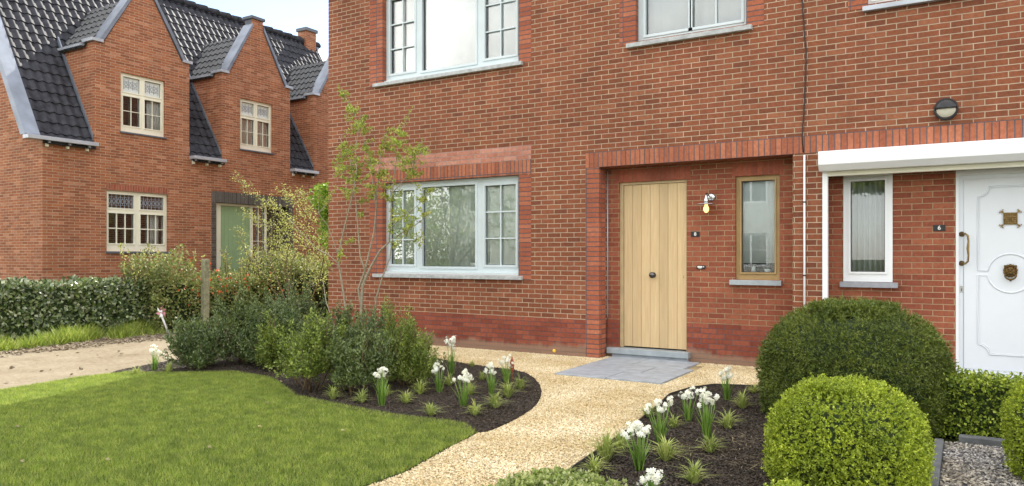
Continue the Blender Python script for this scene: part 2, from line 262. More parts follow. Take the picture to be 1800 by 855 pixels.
# ------------------------------------------------------------------ mesh building
class MB:
    def __init__(s): s.v = []; s.f = []; s.m = []; s.cur = 0; s.smooth = []; s.sm = False
    def add(s, vs, fs):
        o = len(s.v); s.v += [tuple(p) for p in vs]
        for f in fs: s.f.append([o+i for i in f]); s.m.append(s.cur); s.smooth.append(s.sm)
    def box(s, x0, x1, y0, y1, z0, z1):
        x0, x1 = sorted((x0, x1)); y0, y1 = sorted((y0, y1)); z0, z1 = sorted((z0, z1))
        s.add([(x0, y0, z0), (x1, y0, z0), (x1, y1, z0), (x0, y1, z0), (x0, y0, z1), (x1, y0, z1), (x1, y1, z1), (x0, y1, z1)],
              [(0, 3, 2, 1), (4, 5, 6, 7), (0, 1, 5, 4), (1, 2, 6, 5), (2, 3, 7, 6), (3, 0, 4, 7)])
    def fbox(s, F, u0, u1, d0, d1, z0, z1):     # F = ('Y', plane) faces -Y; ('X', plane) faces +X; d = outward
        if F[0] == 'Y': s.box(u0, u1, F[1]-d0, F[1]-d1, z0, z1)
        elif F[0] == 'X': s.box(F[1]+d0, F[1]+d1, u0, u1, z0, z1)
        elif F[0] == 'N': s.box(u0, u1, F[1]+d0, F[1]+d1, z0, z1)
    def prism(s, pts, a, b):      # list of 3-D points (planar, in order) pushed from offset a to offset b (vectors)
        n = len(pts); a = Vector(a); b = Vector(b)
        vs = [Vector(p)+a for p in pts]+[Vector(p)+b for p in pts]
        s.add(vs, [list(range(n))[::-1], list(range(n, 2*n))]+[(i, (i+1) % n, n+(i+1) % n, n+i) for i in range(n)])
    def tube(s, pts, rad, n=8, cap=True):
        pts = [Vector(p) for p in pts]; rad = rad if hasattr(rad, '__len__') else [rad]*len(pts)
        vs = []; up = Vector((0, 0, 1)); pu = None
        for i, p in enumerate(pts):
            d = (pts[min(i+1, len(pts)-1)]-pts[max(i-1, 0)])
            d = d.normalized() if d.length > 1e-9 else Vector((0, 0, 1))
            if pu is None: pu = d.orthogonal().normalized()
            pu = (pu-d*pu.dot(d)); pu = pu.normalized() if pu.length > 1e-6 else d.orthogonal().normalized()
            q = d.cross(pu)
            for k in range(n): a = 2*math.pi*k/n; vs.append(p+(pu*math.cos(a)+q*math.sin(a))*rad[i])
        fs = [(i*n+k, i*n+(k+1) % n, (i+1)*n+(k+1) % n, (i+1)*n+k) for i in range(len(pts)-1) for k in range(n)]
        if cap: fs += [tuple(range(n))[::-1], tuple(range((len(pts)-1)*n, len(pts)*n))]
        o = s.sm; s.sm = True; s.add(vs, fs); s.sm = o
    def lathe(s, c, axis, prof, n=20):      # prof = [(radius, distance along axis)]
        axis = Vector(axis).normalized(); p = axis.orthogonal().normalized(); q = axis.cross(p); c = Vector(c)
        vs = [c+axis*h+(p*math.cos(2*math.pi*k/n)+q*math.sin(2*math.pi*k/n))*max(r, 1e-4) for r, h in prof for k in range(n)]
        fs = [(i*n+k, i*n+(k+1) % n, (i+1)*n+(k+1) % n, (i+1)*n+k) for i in range(len(prof)-1) for k in range(n)]
        fs += [tuple(range(n))[::-1], tuple(range((len(prof)-1)*n, len(prof)*n))]
        o = s.sm; s.sm = True; s.add(vs, fs); s.sm = o
    def build(s, name, mats, parent=None, bevel=0):
        mats = mats if isinstance(mats, (list, tuple)) else [mats]
        L = Vector((0, 0, 0)) if parent is None else ORG[root_of(parent).name]
        me = bpy.data.meshes.new(name); me.from_pydata([tuple(Vector(p)-L) for p in s.v], [], s.f)
        for mt in mats: me.materials.append(M[mt])
        me.polygons.foreach_set('material_index', s.m); me.polygons.foreach_set('use_smooth', s.smooth); me.update()
        o = bpy.data.objects.new(name, me); COL.objects.link(o)
        bm = bmesh.new(); bm.from_mesh(me); bmesh.ops.recalc_face_normals(bm, faces=bm.faces); bm.to_mesh(me); bm.free()
        if parent is not None: o.parent = parent
        if bevel:
            b = o.modifiers.new('bevel', 'BEVEL'); b.width = bevel; b.segments = 2; b.limit_method = 'ANGLE'
        return o
ORG = {}
def root_of(o):
    while o.parent: o = o.parent
    return o
def thing(name, label, cat, loc, group=None):
    o = bpy.data.objects.new(name, None); COL.objects.link(o); o.location = loc; o.empty_display_size = .2
    o['label'] = label; o['category'] = cat
    if group: o['group'] = group
    ORG[o.name] = Vector(loc); return o
def tag(o, label, cat, group=None, kind=None):
    o['label'] = label; o['category'] = cat
    if group: o['group'] = group
    if kind: o['kind'] = kind
    return o
def struct(o): o['kind'] = 'structure'; return o
def npobj(name, V, F, mat, parent=None, matidx=None, smooth=False):
    V = np.asarray(V, float).reshape(-1, 3)
    if parent is not None: V = V-np.array(ORG[root_of(parent).name])
    k = F.shape[1]; me = bpy.data.meshes.new(name)
    me.vertices.add(len(V)); me.vertices.foreach_set('co', V.astype(np.float32).ravel())
    me.loops.add(F.size); me.loops.foreach_set('vertex_index', F.astype(np.int32).ravel())
    me.polygons.add(len(F)); me.polygons.foreach_set('loop_start', np.arange(0, F.size, k, dtype=np.int32))
    for mt in (mat if isinstance(mat, (list, tuple)) else [mat]): me.materials.append(M[mt])
    if matidx is not None: me.polygons.foreach_set('material_index', matidx.astype(np.int32))
    me.polygons.foreach_set('use_smooth', np.full(len(F), smooth)); me.update(calc_edges=True); me.validate()
    o = bpy.data.objects.new(name, me); COL.objects.link(o)
    if parent is not None: o.parent = parent
    return o
def unit(a): return a/np.maximum(np.linalg.norm(a, axis=-1, keepdims=True), 1e-9)
def leaves(P, D, N, L, W, fold=.15):          # diamond leaves, slightly folded along the middle
    n = len(P); L = np.broadcast_to(L, (n,))[:, None]; W = np.broadcast_to(W, (n,))[:, None]
    D = unit(D); S = unit(np.cross(D, N)); U = np.cross(S, D)
    V = np.stack([P, P+D*L*.5+S*W*.5+U*W*fold, P+D*L, P+D*L*.5-S*W*.5+U*W*fold], 1).reshape(-1, 3)
    return V, np.arange(4*n).reshape(n, 4)
def rdir(n): return unit(rng.normal(size=(n, 3)))
def pip(P, poly):
    x, y = P[:, 0], P[:, 1]; c = np.zeros(len(P), bool); n = len(poly)
    for i in range(n):
        x0, y0 = poly[i]; x1, y1 = poly[(i+1) % n]
        if y0 == y1: continue
        c ^= ((y0 > y) != (y1 > y)) & (x < (x1-x0)*(y-y0)/(y1-y0)+x0)
    return c
def sample(poly, dens):
    a = np.array(poly); lo = a.min(0); hi = a.max(0); n = int(dens*(hi[0]-lo[0])*(hi[1]-lo[1]))
    P = lo+rng.random((n, 2))*(hi-lo); return P[pip(P, poly)]
def smooth_poly(pts, sub=5):
    n = len(pts); o = []
    for i in range(n):
        p0, p1, p2, p3 = [np.array(pts[(i+k-1) % n], float) for k in range(4)]
        for j in range(sub):
            t = j/sub; o.append(tuple(.5*((2*p1)+(-p0+p2)*t+(2*p0-5*p1+4*p2-p3)*t*t+(-p0+3*p1-3*p2+p3)*t**3)))
    return o
def stone_mesh(P, size, flat=.6):             # squashed, jittered octahedra: one pebble each
    n = len(P); base = np.array([(1, 0, 0), (-1, 0, 0), (0, 1, 0), (0, -1, 0), (0, 0, 1), (0, 0, -1)], float)
    s = size*(.6+.8*rng.random((n, 1, 1))); V = base[None]*s*(1+.35*rng.normal(size=(n, 6, 1))).clip(.5, 1.6)+rng.normal(size=(n, 6, 3))*s*.18
    A = rdir(n); B = unit(np.cross(A, rdir(n))); C = np.cross(A, B)
    V = V[..., 0:1]*A[:, None]+V[..., 1:2]*B[:, None]+V[..., 2:3]*C[:, None]; V[..., 2] *= flat
    V = V+P[:, None]
    f = np.array([(0, 2, 4), (2, 1, 4), (1, 3, 4), (3, 0, 4), (2, 0, 5), (1, 2, 5), (3, 1, 5), (0, 3, 5)])
    F = (f[None]+6*np.arange(n)[:, None, None]).reshape(-1, 3); return V.reshape(-1, 3), F
def wall_grid(mb, F, u0, u1, z0, z1, holes, th, extra_u=(), d=0):
    us = sorted({u0, u1, *[h[0] for h in holes], *[h[1] for h in holes], *extra_u}); us = [u for u in us if u0 <= u <= u1]
    zs = sorted({z0, z1, *[h[2] for h in holes], *[h[3] for h in holes]}); zs = [z for z in zs if z0 <= z <= z1]
    def solid(i, j):
        if not (0 <= i < len(us)-1 and 0 <= j < len(zs)-1): return False
        cu = (us[i]+us[i+1])/2; cz = (zs[j]+zs[j+1])/2
        return not any(h[0] < cu < h[1] and h[2] < cz < h[3] for h in holes)
    def W(u, dd, z):
        if F[0] == 'Y': return (u, F[1]-dd-d, z)
        if F[0] == 'N': return (u, F[1]+dd+d, z)
        if F[0] == 'W': return (F[1]-dd-d, u, z)
        return (F[1]+dd+d, u, z)
    for i in range(len(us)-1):
        for j in range(len(zs)-1):
            if not solid(i, j): continue
            a, b, c, e = us[i], us[i+1], zs[j], zs[j+1]
            q = [W(a, 0, c), W(b, 0, c), W(b, 0, e), W(a, 0, e), W(a, -th, c), W(b, -th, c), W(b, -th, e), W(a, -th, e)]
            fs = [(0, 1, 2, 3), (7, 6, 5, 4)]
            if not solid(i-1, j): fs.append((0, 3, 7, 4))
            if not solid(i+1, j): fs.append((1, 5, 6, 2))
            if not solid(i, j-1): fs.append((0, 4, 5, 1))
            if not solid(i, j+1): fs.append((3, 2, 6, 7))
            mb.add(q, fs)
def wavy(F, u0, u1, z0, z1, d, name, mat, parent, amp=.02, per=.09, th=.004):
    mb = MB(); mb.sm = True; n = max(8, int((u1-u0)/per*8)); top = []
    for sgn in (0, 1):
        for i in range(n+1):
            u = u0+(u1-u0)*i/n; dd = d+amp*math.sin(2*math.pi*u/per+.8*math.sin(u*7))-th*sgn
            for z in (z0, z1):
                top.append((u, F[1]-dd, z) if F[0] == 'Y' else (F[1]+dd, u, z))
    k = 2*(n+1); fs = []
    for i in range(n):
        a = 2*i; fs += [(a, a+2, a+3, a+1), (k+a, k+a+1, k+a+3, k+a+2), (a, k+a, k+a+2, a+2), (a+1, a+3, k+a+3, k+a+1)]
    fs += [(0, 1, k+1, k), (2*n, k+2*n, k+2*n+1, 2*n+1)]
    mb.add(top, fs); return mb.build(name, mat, parent)
def window(house, F, u0, u1, z0, z1, panels, mat, glass, fr=.055, depth=.07, inset=.09, sill=None, bar=.018, sash=.05, barmat=None, label=None):
    """panels: (ua, ub, za, zb, cols, rows) of glass; the rest between them is frame"""
    holes = [(p[0], p[1], p[2], p[3]) for p in panels]
    mb = MB(); wall_grid(mb, F, u0, u1, z0, z1, holes, depth, d=-inset)
    for p in panels:       # raised sash ring round each glass
        a, b, c, e = p[:4]; s = sash*.7; g = .0015
        for q in ((a-s, a-g, c-s, e+s), (b+g, b+s, c-s, e+s), (a-g, b+g, c-s, c-g), (a-g, b+g, e+g, e+s)):
            mb.fbox(F, q[0], q[1], -inset-.001, -inset+.014, q[2], q[3])
        cols, rows = p[4], p[5]
        for i in range(1, cols):
            u = a+(b-a)*i/cols; mb.fbox(F, u-bar/2, u+bar/2, -inset-.03, -inset-.004, c, e)
        for j in range(1, rows):
            z = c+(e-c)*j/rows; mb.fbox(F, a, b, -inset-.031, -inset-.006, z-bar/2, z+bar/2)
    o = mb.build('window', mat, house)
    if label: o['label'] = label
    for p in panels:
        g = MB(); g.fbox(F, p[0], p[1], -inset-.042, -inset-.036, p[2], p[3]); g.build('pane', glass, o)
        g = MB(); a, b, c, e = p[:4]; t = .007
        for q in ((a, a+t, c, e), (b-t, b, c, e), (a+t, b-t, c, c+t), (a+t, b-t, e-t, e)): g.fbox(F, q[0], q[1], -inset-.035, -inset-.028, q[2], q[3])
        g.build('gasket', 'dark', o)
    if sill:
        a, b, c, e, pr, sm = sill; g = MB(); g.fbox(F, a, b, -inset, pr, c, e); g.build('sill', sm, o, bevel=.005)
    return o

# =================================================================== THE SETTING
def slab(name, poly, z0, z1, mat):
    mb = MB(); mb.prism([(p[0], p[1], 0) for p in poly], (0, 0, z0), (0, 0, z1)); return struct(mb.build(name, mat))
g = MB(); g.add([(-260, -260, -.03), (260, -260, -.03), (260, 260, -.03), (-260, 260, -.03)], [(0, 1, 2, 3)]); struct(g.build('ground', 'earthgrass'))
slab('road', [(-120, -11), (120, -11), (120, -5), (-120, -5)], -.025, -.02, 'asphalt')
slab('pavement', [(-60, -4.85), (60, -4.85), (60, -3.2), (-60, -3.2)], -.03, .03, 'paving')
slab('kerb', [(-60, -5), (60, -5), (60, -4.85), (-60, -4.85)], -.03, .035, 'kerb')
# sand track between the two houses, with an uneven surface
def bumpy(name, poly, z, mat, step=.12, amp=.012, freq=2.):
    a = np.array(poly); lo = a.min(0); hi = a.max(0); nx = int((hi[0]-lo[0])/step)+1; ny = int((hi[1]-lo[1])/step)+1
    X, Y = np.meshgrid(np.linspace(lo[0], hi[0], nx), np.linspace(lo[1], hi[1], ny)); P = np.stack([X.ravel(), Y.ravel()], 1)
    Z = z+amp*(np.sin(P[:, 0]*freq*3.1+np.sin(P[:, 1]*freq*1.7))*np.sin(P[:, 1]*freq*2.3+1)+.5*np.sin(P[:, 0]*freq*7.3+P[:, 1]*freq*5.1))+rng.normal(size=len(P))*amp*.25
    V = np.column_stack([P, Z]); i = np.arange(nx*ny).reshape(ny, nx); F = np.stack([i[:-1, :-1], i[:-1, 1:], i[1:, 1:], i[1:, :-1]], -1).reshape(-1, 4)
    c = V[F].mean(1)[:, :2]; F = F[pip(c, poly)]; return struct(npobj(name, V, F, mat, smooth=True))
bumpy('sand_track', [(-11.2, -3.1), (-7.6, -3.1), (-7.9, 6), (-8.6, 9), (-8.9, 20), (-11.4, 20)], 0.0, 'sand', amp=.010)
slab('gravel_strip', [(-8.98, 6.3), (-2.0, 5.0), (-2.0, 1.0), (-.9, 1.0), (-.9, 8.99), (-8.98, 8.99)], -.03, .0, 'gravelbase')
gp = [(-4.3, 1.0), (-1.0, 1.0), (-1.0, 8.99), (-7.6, 8.99), (-7.6, 6.8), (-4.0, 4.2)]
slab('gravel_path', gp, -.03, .004, 'gravelbase')
lawn = [(-8.05, -3.1), (-8.12, 2.2), (-8.18, 3.73), (-8.32, 4.6), (-8.2, 5.05), (-7.75, 5.28), (-7.2, 5.72), (-6.5, 5.66), (-6.0, 5.38), (-5.45, 5.03), (-4.79, 4.94), (-4.05, 4.86), (-3.4, 4.9), (-3.16, 4.7), (-3.09, 4.26), (-2.97, 3.6), (-2.99, 3.2), (-3.1, 2.4), (-3.2, -3.1)]
slab('lawn_soil', lawn, -.03, .016, 'turf')
lb = smooth_poly([(-3.16, 4.72), (-3.13, 5.03), (-3.23, 5.62), (-3.46, 6.24), (-3.87, 6.91), (-4.4, 7.45), (-5.15, 7.6), (-6.2, 7.9), (-7.5, 8.1), (-8.4, 7.6), (-8.7, 6.6), (-8.5, 5.3), (-8.2, 4.9), (-7.7, 5.2), (-7.2, 5.65), (-6.4, 5.6), (-5.9, 5.3), (-5.4, 4.95), (-4.79, 4.86), (-4.05, 4.78), (-3.5, 4.78)], 4)
slab('soil_bed', lb, -.03, .018, 'soil')
rb = [(-1.95, 1.0), (-2.0, 3.2), (-2.1, 4.21), (-2.2, 5.37), (-2.31, 6.18), (-2.42, 6.9), (-2.36, 7.35), (-2.21, 7.65), (-1.77, 7.8), (-1.0, 7.85), (-.26, 7.2), (-.23, 6.3), (-.2, 5.04), (-.2, 1.0)]
slab('soil_bed', rb, -.03, .014, 'soil')
slab('gravel_path', [(-4.115, 8.985), (-1.705, 8.985), (-1.705, 9.3), (-4.115, 9.3)], -.03, .003, 'gravelbase')
slab('front_paving', [(-1.36, 8.995), (1.19, 8.995), (1.19, 9.3), (-1.36, 9.3)], -.03, .029, 'paving')
slab('pebble_bed', [(-.14, 1.0), (3.2, 1.0), (3.2, 6.25), (-.14, 6.25)], -.03, .004, 'pebblebase')
slab('front_paving', [(-.9, 7.0), (4.6, 7.0), (4.6, 8.99), (-.9, 8.99)], -.03, .03, 'paving')
slab('rough_verge', [(-14.45, -3.1), (-11.2, -3.1), (-11.4, 16.2), (-14.45, 16.2)], -.03, .006, 'clod')

# edging strips and kerb stones
g = MB(); e = [(-2.0, 3.2), (-2.1, 4.21), (-2.2, 5.37), (-2.31, 6.18), (-2.42, 6.9), (-2.36, 7.35), (-2.21, 7.65), (-1.77, 7.8), (-1.2, 7.84)]
for a, b in zip(e, e[1:]):
    d = Vector((b[0]-a[0], b[1]-a[1], 0)).normalized(); q = Vector((-d.y, d.x, 0))*.004
    g.prism([(a[0]+q.x, a[1]+q.y, 0), (a[0]-q.x, a[1]-q.y, 0), (b[0]-q.x, b[1]-q.y, 0), (b[0]+q.x, b[1]+q.y, 0)], (0, 0, -.02), (0, 0, .042))
tag(g.build('edging_strip', 'edge'), 'thin dark edging strip between cream gravel and right flower bed', 'edging')
kl = ['middle', 'left', 'right', 'far right']
for i in range(4):
    g = MB(); x = -.05+i*.62; g.box(x, x+.6, 6.26, 6.34, -.02, .06)
    tag(g.build('kerb_stone', 'kerb', bevel=.008), ['dark kerb stone nearest the big yew dome, left of its row', 'dark kerb stone second from the yew in front of low hedge', 'dark kerb stone beside the box dome at the right edge', 'dark kerb stone hidden at the row end behind box dome'][i], 'kerb stone', 'kerb stones in front of the low hedge')
for i in range(2):
    g = MB(); y = 4.2+i*1.02; g.box(-.2, -.14, y, y+1.0, -.02, .035)
    tag(g.build('edging_stone', 'kerb', bevel=.006), ['dark edging stone between soil and grey pebbles, nearer the camera', 'dark edging stone between soil and grey pebbles, nearer the yew'][i], 'edging stone', 'edging stones beside the grey pebbles')

# =================================================================== HOUSE WITH NUMBER 8
YF, YB = 9.0, 9.27
FF, FB = ('Y', YF), ('Y', YB)
XL, XP, XR = -8.98, -1.58, 4.7
EAVE, RIDGE_Y, DEPTH = 6.05, 14.0, 19.0
h8 = thing('brick_house', 'red brick terraced house with pale oak plank door and pale blue window frames', 'house', ((XL+XP)/2, YF, 0))
w1 = (-7.82, -5.34, 4.05, 5.47); w0 = (-7.82, -5.34, 1.07, 2.48); w2 = (-3.61, -2.22, 4.08, 5.47)
PT, RL, RR = 2.51, -4.12, -1.70
g = MB()
wall_grid(g, FF, XL, XP, .50, EAVE, [w1, w0, w2, (RL, RR, .5, PT)], .25)
g.box(XL, XL+.25, YF+.25, DEPTH, 0, EAVE)                                  # left gable wall
g.prism([(XL, YF, EAVE), (XL, DEPTH, EAVE), (XL, RIDGE_Y, EAVE+4.0)], (0, 0, 0), (.25, 0, 0))
g.box(XL+.25, XP, DEPTH-.25, DEPTH, 0, EAVE)
g.box(XP-.1, XP, YB+.24, DEPTH-.25, 0, EAVE)
front = g.build('wall', 'brick', h8)
g = MB(); wall_grid(g, FF, XL, XP, 0, .5, [(RL, RR, 0, .5)], .25, d=.004); g.build('plinth', 'plinth', h8)
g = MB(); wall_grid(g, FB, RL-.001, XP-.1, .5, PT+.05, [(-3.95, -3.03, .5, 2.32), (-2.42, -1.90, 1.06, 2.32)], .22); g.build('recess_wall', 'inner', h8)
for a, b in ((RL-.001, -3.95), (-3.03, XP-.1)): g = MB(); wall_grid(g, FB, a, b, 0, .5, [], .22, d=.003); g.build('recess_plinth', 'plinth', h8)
g = MB(); g.box(RL, RL+.02, YF+.02, YB-.004, .5, PT); 
# soldier course over the recess, running to the party line
g = MB(); g.fbox(FF, -4.31, XP, -.02, .004, PT, PT+.2); g.build('soldier_course', 'band', h8)
g = MB(); g.fbox(FF, -4.31, RL+.003, -.2, .005, .02, PT-.001); g.build('brick_pilaster', 'pil', h8)
for a, b in ((-8.08, -7.817), (-5.343, -5.14)):
    g = MB(); g.fbox(FF, a, b, -.15, .004, 1.02, 2.47); g.build('brick_pilaster', 'pil', h8)
    g = MB(); g.fbox(FF, a, b, -.15, .004, 4.03, 5.47); g.build('brick_pilaster', 'pil', h8)
for a, b in ((-3.83, -3.607), (-2.223, -2.02)):
    g = MB(); g.fbox(FF, a, b, -.15, .004, 4.05, 5.47); g.build('brick_pilaster', 'pil', h8)
g = MB(); g.fbox(FF, -8.08, -5.14, -.1, .0045, 2.481, 2.68); g.build('soldier_course', 'band', h8)
g = MB(); g.fbox(FF, -8.08, -5.14, -.01, .003, 2.682, 2.885); g.build('pale_brick_panel', 'salmon', h8)
for a, b in ((-8.08, -5.14), (-3.83, -2.02)):
    g = MB(); g.fbox(FF, a, b, -.1, .004, 5.471, 5.67); g.build('soldier_course', 'band', h8)
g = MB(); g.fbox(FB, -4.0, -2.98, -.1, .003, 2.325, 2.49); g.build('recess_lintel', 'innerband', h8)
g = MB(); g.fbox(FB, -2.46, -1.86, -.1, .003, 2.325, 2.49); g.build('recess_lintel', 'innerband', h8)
# wide three-light windows
def gx(px): return PY(px, 400, YF+.12)[0]
A = [(gx(689), gx(731)), (gx(745), gx(838)), (gx(855), gx(909))]
for (z0, z1, gl, lab, nm) in ((1.12, 2.47, 'glass', 'wide pale blue window beside the door with grey green curtain', 0), (4.10, 5.46, 'glassup', 'upper wide pale blue window full of sky reflections', 1)):
    zb, zt = z0+.10, z1-.11
    wd = window(h8, FF, -7.82, -5.34, z0-.05, z1+.01, [(A[0][0], A[0][1], zb, zt, 2, 3), (A[1][0], A[1][1], zb-.03, zt+.03, 1, 1), (A[2][0], A[2][1], zb, zt, 2, 3)], 'pale', gl,
                sill=(-7.98, -5.27, z0-.105, z0-.052, .06, 'stone'), label=lab)
    wavy(FF, -7.8, -5.36, z0, z1, -.15 if nm == 0 else -.26, 'curtain', 'sheer' if nm == 0 else 'net', wd, amp=.012, per=.30)
    g = MB(); g.fbox(FF, -7.81, -5.35, -.09, -.035, z0-.05, z0-.012); g.build('drip_board', 'pale', wd)
wd = window(h8, FF, -3.61, -2.22, 4.06, 5.47, [(gx(1137), gx(1214), 4.17, 5.35, 1, 1), (gx(1214)+.02, gx(1304), 4.17, 5.35, 2, 3)], 'pale', 'glassup', sill=(-3.72, -2.15, 4.0, 4.055, .06, 'stone'), label='upper pale blue window above the oak door')
wavy(FF, -3.6, -2.23, 4.1, 5.45, -.26, 'curtain', 'curtain', wd, amp=.012, per=.22)
# side window in the recess
wd = window(h8, FB, -2.42, -1.90, 1.06, 2.32, [(-2.355, -1.965, 1.15, 2.26, 1, 1)], 'oakframe', 'glass', inset=.04, depth=.08, sill=(-2.48, -1.87, .995, 1.057, .06, 'step'), sash=.03, label='narrow oak framed window in the recess')
wavy(FB, -2.4, -1.92, 1.26, 2.3, -.10, 'reflection_sheet', 'reflection_sheet', wd, amp=.006, per=.5)  # added sheet behind the glass, painted as the pale wall mirrored there
g = MB(); g.fbox(FB, -2.42, -1.90, -.4, -.125, 1.08, 1.14); g.lathe((-2.24, YB+.16, 1.14), (0, 0, 1), [(.025, 0), (.025, .07), (.01, .09)], 12); g.lathe((-2.08, YB+.17, 1.14), (0, 0, 1), [(.03, 0), (.035, .05)], 12)
g.build('window_shelf', 'white', wd)
# oak plank door
dr = MB(); x = -3.90; n = 7; wdth = .85/n
for i in range(n): dr.box(x+i*wdth+.002, x+(i+1)*wdth-.002, YB+.05, YB+.09, .155, 2.285)
door = dr.build('door', 'oak', h8); door['label'] = 'pale oak plank front door with dark round knob'
g = MB(); g.box(-3.902, -3.048, YB+.062, YB+.088, .156, 2.284); g.build('door_backing', 'dark', door)
g = MB(); g.box(-3.95, -3.903, YB+.03, YB+.12, .14, 2.335); g.box(-3.047, -3.03, YB+.03, YB+.12, .14, 2.335); g.box(-3.903, -3.047, YB+.03, YB+.12, 2.288, 2.335); g.build('door_frame', 'oakpale', h8)
g = MB(); g.lathe((-3.49, YB+.05, 1.10), (0, -1, 0), [(.036, 0), (.036, .006), (.012, .01), (.012, .035), (.034, .045), (.04, .06), (.03, .075), (0, .08)], 20); g.build('knob', 'knob', door)
g = MB(); g.box(-3.09, -3.085, YB+.046, YB+.05, 1.06, 1.1); g.build('keyhole', 'chrome', door)
g = MB(); g.box(-4.09, -2.98, YB-.10, YB+.14, .06, .135); st = g.build('doorstep', 'step', h8, bevel=.006)
g = MB(); g.box(-4.02, -3.0, YB-.07, YB+.14, 0, .06); g.build('step_riser', 'slab', h8)
# roof, gutter
def roof(house, x0, x1, mat='redtile'):
    g = MB()
    for s in (0, 1):
        a = (YF-.3, EAVE+.02) if s == 0 else (DEPTH+.3, EAVE+.02); r_ = (RIDGE_Y, EAVE+4.35)
        g.prism([(x0, a[0], a[1]), (x0, r_[0], r_[1]), (x1, r_[0], r_[1]), (x1, a[0], a[1])], (0, 0, -.02), (0, 0, .14))
    g.build('roof', mat, house)
    g = MB(); g.box(x0, x1, YF-.42, YF-.301, EAVE-.02, EAVE+.12); g.box(x0, x1, YF-.29, YF-.001, EAVE-.03, EAVE+.01); g.build('gutter', 'zinc', house)
roof(h8, XL-.12, XP)
# thin white pipe in the recess corner
g = MB(); g.tube([(RL+.012, YB-.02, .52), (RL+.012, YB-.02, 2.49)], .0085, 8); tag(g.build('thin_pipe', 'zinc'), 'thin pale pipe in the corner left of the oak door', 'pipe')

# =================================================================== HOUSE WITH NUMBER 6
h6 = thing('brick_house', 'red brick terraced house with white panelled door and white roller shutter box', 'house', ((XP+XR)/2, YF, 0))
R6L, R6R = -1.37, 1.2
w3 = (-.93, .45, 4.09, 5.47)
g = MB(); wall_grid(g, FF, XP+.002, XR, .5, EAVE, [w3, (2.0, 4.0, 1.07, 2.48), (R6L, R6R, .5, PT)], .25)
g.box(XR-.25, XR, YF+.25, DEPTH, 0, EAVE); g.box(XP+.002, XR-.25, DEPTH-.25, DEPTH, 0, EAVE)
g.prism([(XR-.25, YF, EAVE), (XR-.25, DEPTH, EAVE), (XR-.25, RIDGE_Y, EAVE+4.0)], (0, 0, 0), (.25, 0, 0)); g.build('wall', 'brick', h6)
g = MB(); wall_grid(g, FF, XP+.002, XR, 0, .5, [(R6L, R6R, 0, .5)], .25, d=.004); g.build('plinth', 'plinth', h6)
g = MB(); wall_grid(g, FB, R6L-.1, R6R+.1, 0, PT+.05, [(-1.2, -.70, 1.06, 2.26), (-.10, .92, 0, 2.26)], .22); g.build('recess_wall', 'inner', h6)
g = MB(); g.fbox(FF, XP+.002, XR-.001, -.02, .004, PT, PT+.2); g.build('soldier_course', 'band', h6)
for a, b in ((-1.12, -.927), (.447, .65)):
    g = MB(); g.fbox(FF, a, b, -.15, .004, 4.05, 5.47); g.build('brick_pilaster', 'pil', h6)
wd = window(h6, FF, -.93, .45, 4.06, 5.47, [(-.86, -.26, 4.17, 5.38, 1, 1), (-.2, .38, 4.17, 5.38, 1, 1)], 'white', 'glassup', sill=(-.97, .5, 4.005, 4.058, .06, 'zinc'), label='upper white window above the roller shutter')
wavy(FF, -.92, .44, 4.1, 5.45, -.26, 'curtain', 'curtain', wd, amp=.012, per=.22)
wd = window(h6, FF, 2.0, 4.0, 1.07, 2.48, [(2.08, 2.96, 1.17, 2.4, 1, 1), (3.04, 3.92, 1.17, 2.4, 1, 1)], 'white', 'glass', sill=(1.95, 4.05, 1.0, 1.06, .06, 'stone'), label='ground floor white window beyond the white door')
wavy(FF, 2.02, 3.98, 1.1, 2.45, -.26, 'curtain', 'curtain', wd, amp=.02, per=.12)
wd = window(h6, FB, -1.2, -.70, 1.06, 2.26, [(-1.125, -.775, 1.17, 2.19, 1, 1)], 'white', 'glass', inset=-.02, depth=.09, sill=(-1.235, -.645, .995, 1.056, .07, 'greysill'), sash=.03, label='narrow white window with pleated net curtain')
wavy(FB, -1.18, -.72, 1.1, 2.25, -.16, 'curtain', 'net', wd, amp=.03, per=.06)
# white door: leaf, frame, raised mouldings, lock, letter-box style grille, knocker
g = MB(); g.box(-.07, .86, YB+.03, YB+.08, .10, 2.2); d6 = g.build('door', 'whitedoor', h6); d6['label'] = 'white panelled front door with lion head knocker'
g = MB(); g.box(-.10, -.071, YB+.0, YB+.1, .06, 2.255); g.box(.861, .92, YB+.0, YB+.1, .06, 2.255); g.box(-.071, .861, YB+.0, YB+.1, 2.201, 2.255); g.box(-.071, .861, YB+.0, YB+.1, .06, .098); g.build('door_frame', 'white', h6)
g = MB(); g.box(-.12, .94, YB-.12, YB+.1, 0, .058); g.build('doorstep', 'slab', h6)
cx, cz, cr6 = .385, 1.17, .20
def arcp(c, r, a0, a1, n=14): return [(c[0]+r*math.cos(R(a0+(a1-a0)*i/n)), c[1]+r*math.sin(R(a0+(a1-a0)*i/n))) for i in range(n+1)]
def upper():
    x0, x1, z0, z1, k = .10, .67, cz+.025, 2.07, .10
    p = [(x0, z0), (x0, z1-k)]+[(x0+k-(k)*math.cos(R(t)) if False else x0+k*math.sin(R(t)), z1-k+k*(1-math.cos(R(t)))) for t in (20, 45, 70)]+[(x0+k, z1)]
    q = [(cx*2-a, b) for a, b in reversed(p)]; th = math.degrees(math.asin(.025/cr6))
    return p+q+arcp((cx, cz), cr6, th, 180-th)
def lower():
    x0, z0, z1, k = .10, .32, cz-.025, .10
    p = [(x0, z1), (x0, z0+k), (x0+k*.34, z0+k*.94), (x0+k*.7, z0+k*.7), (x0+k*.94, z0+k*.34), (x0+k, z0)]
    q = [(cx*2-a, b) for a, b in reversed(p)]; th = math.degrees(math.asin(.025/cr6))
    return p+q+arcp((cx, cz), cr6, -th, -180+th)
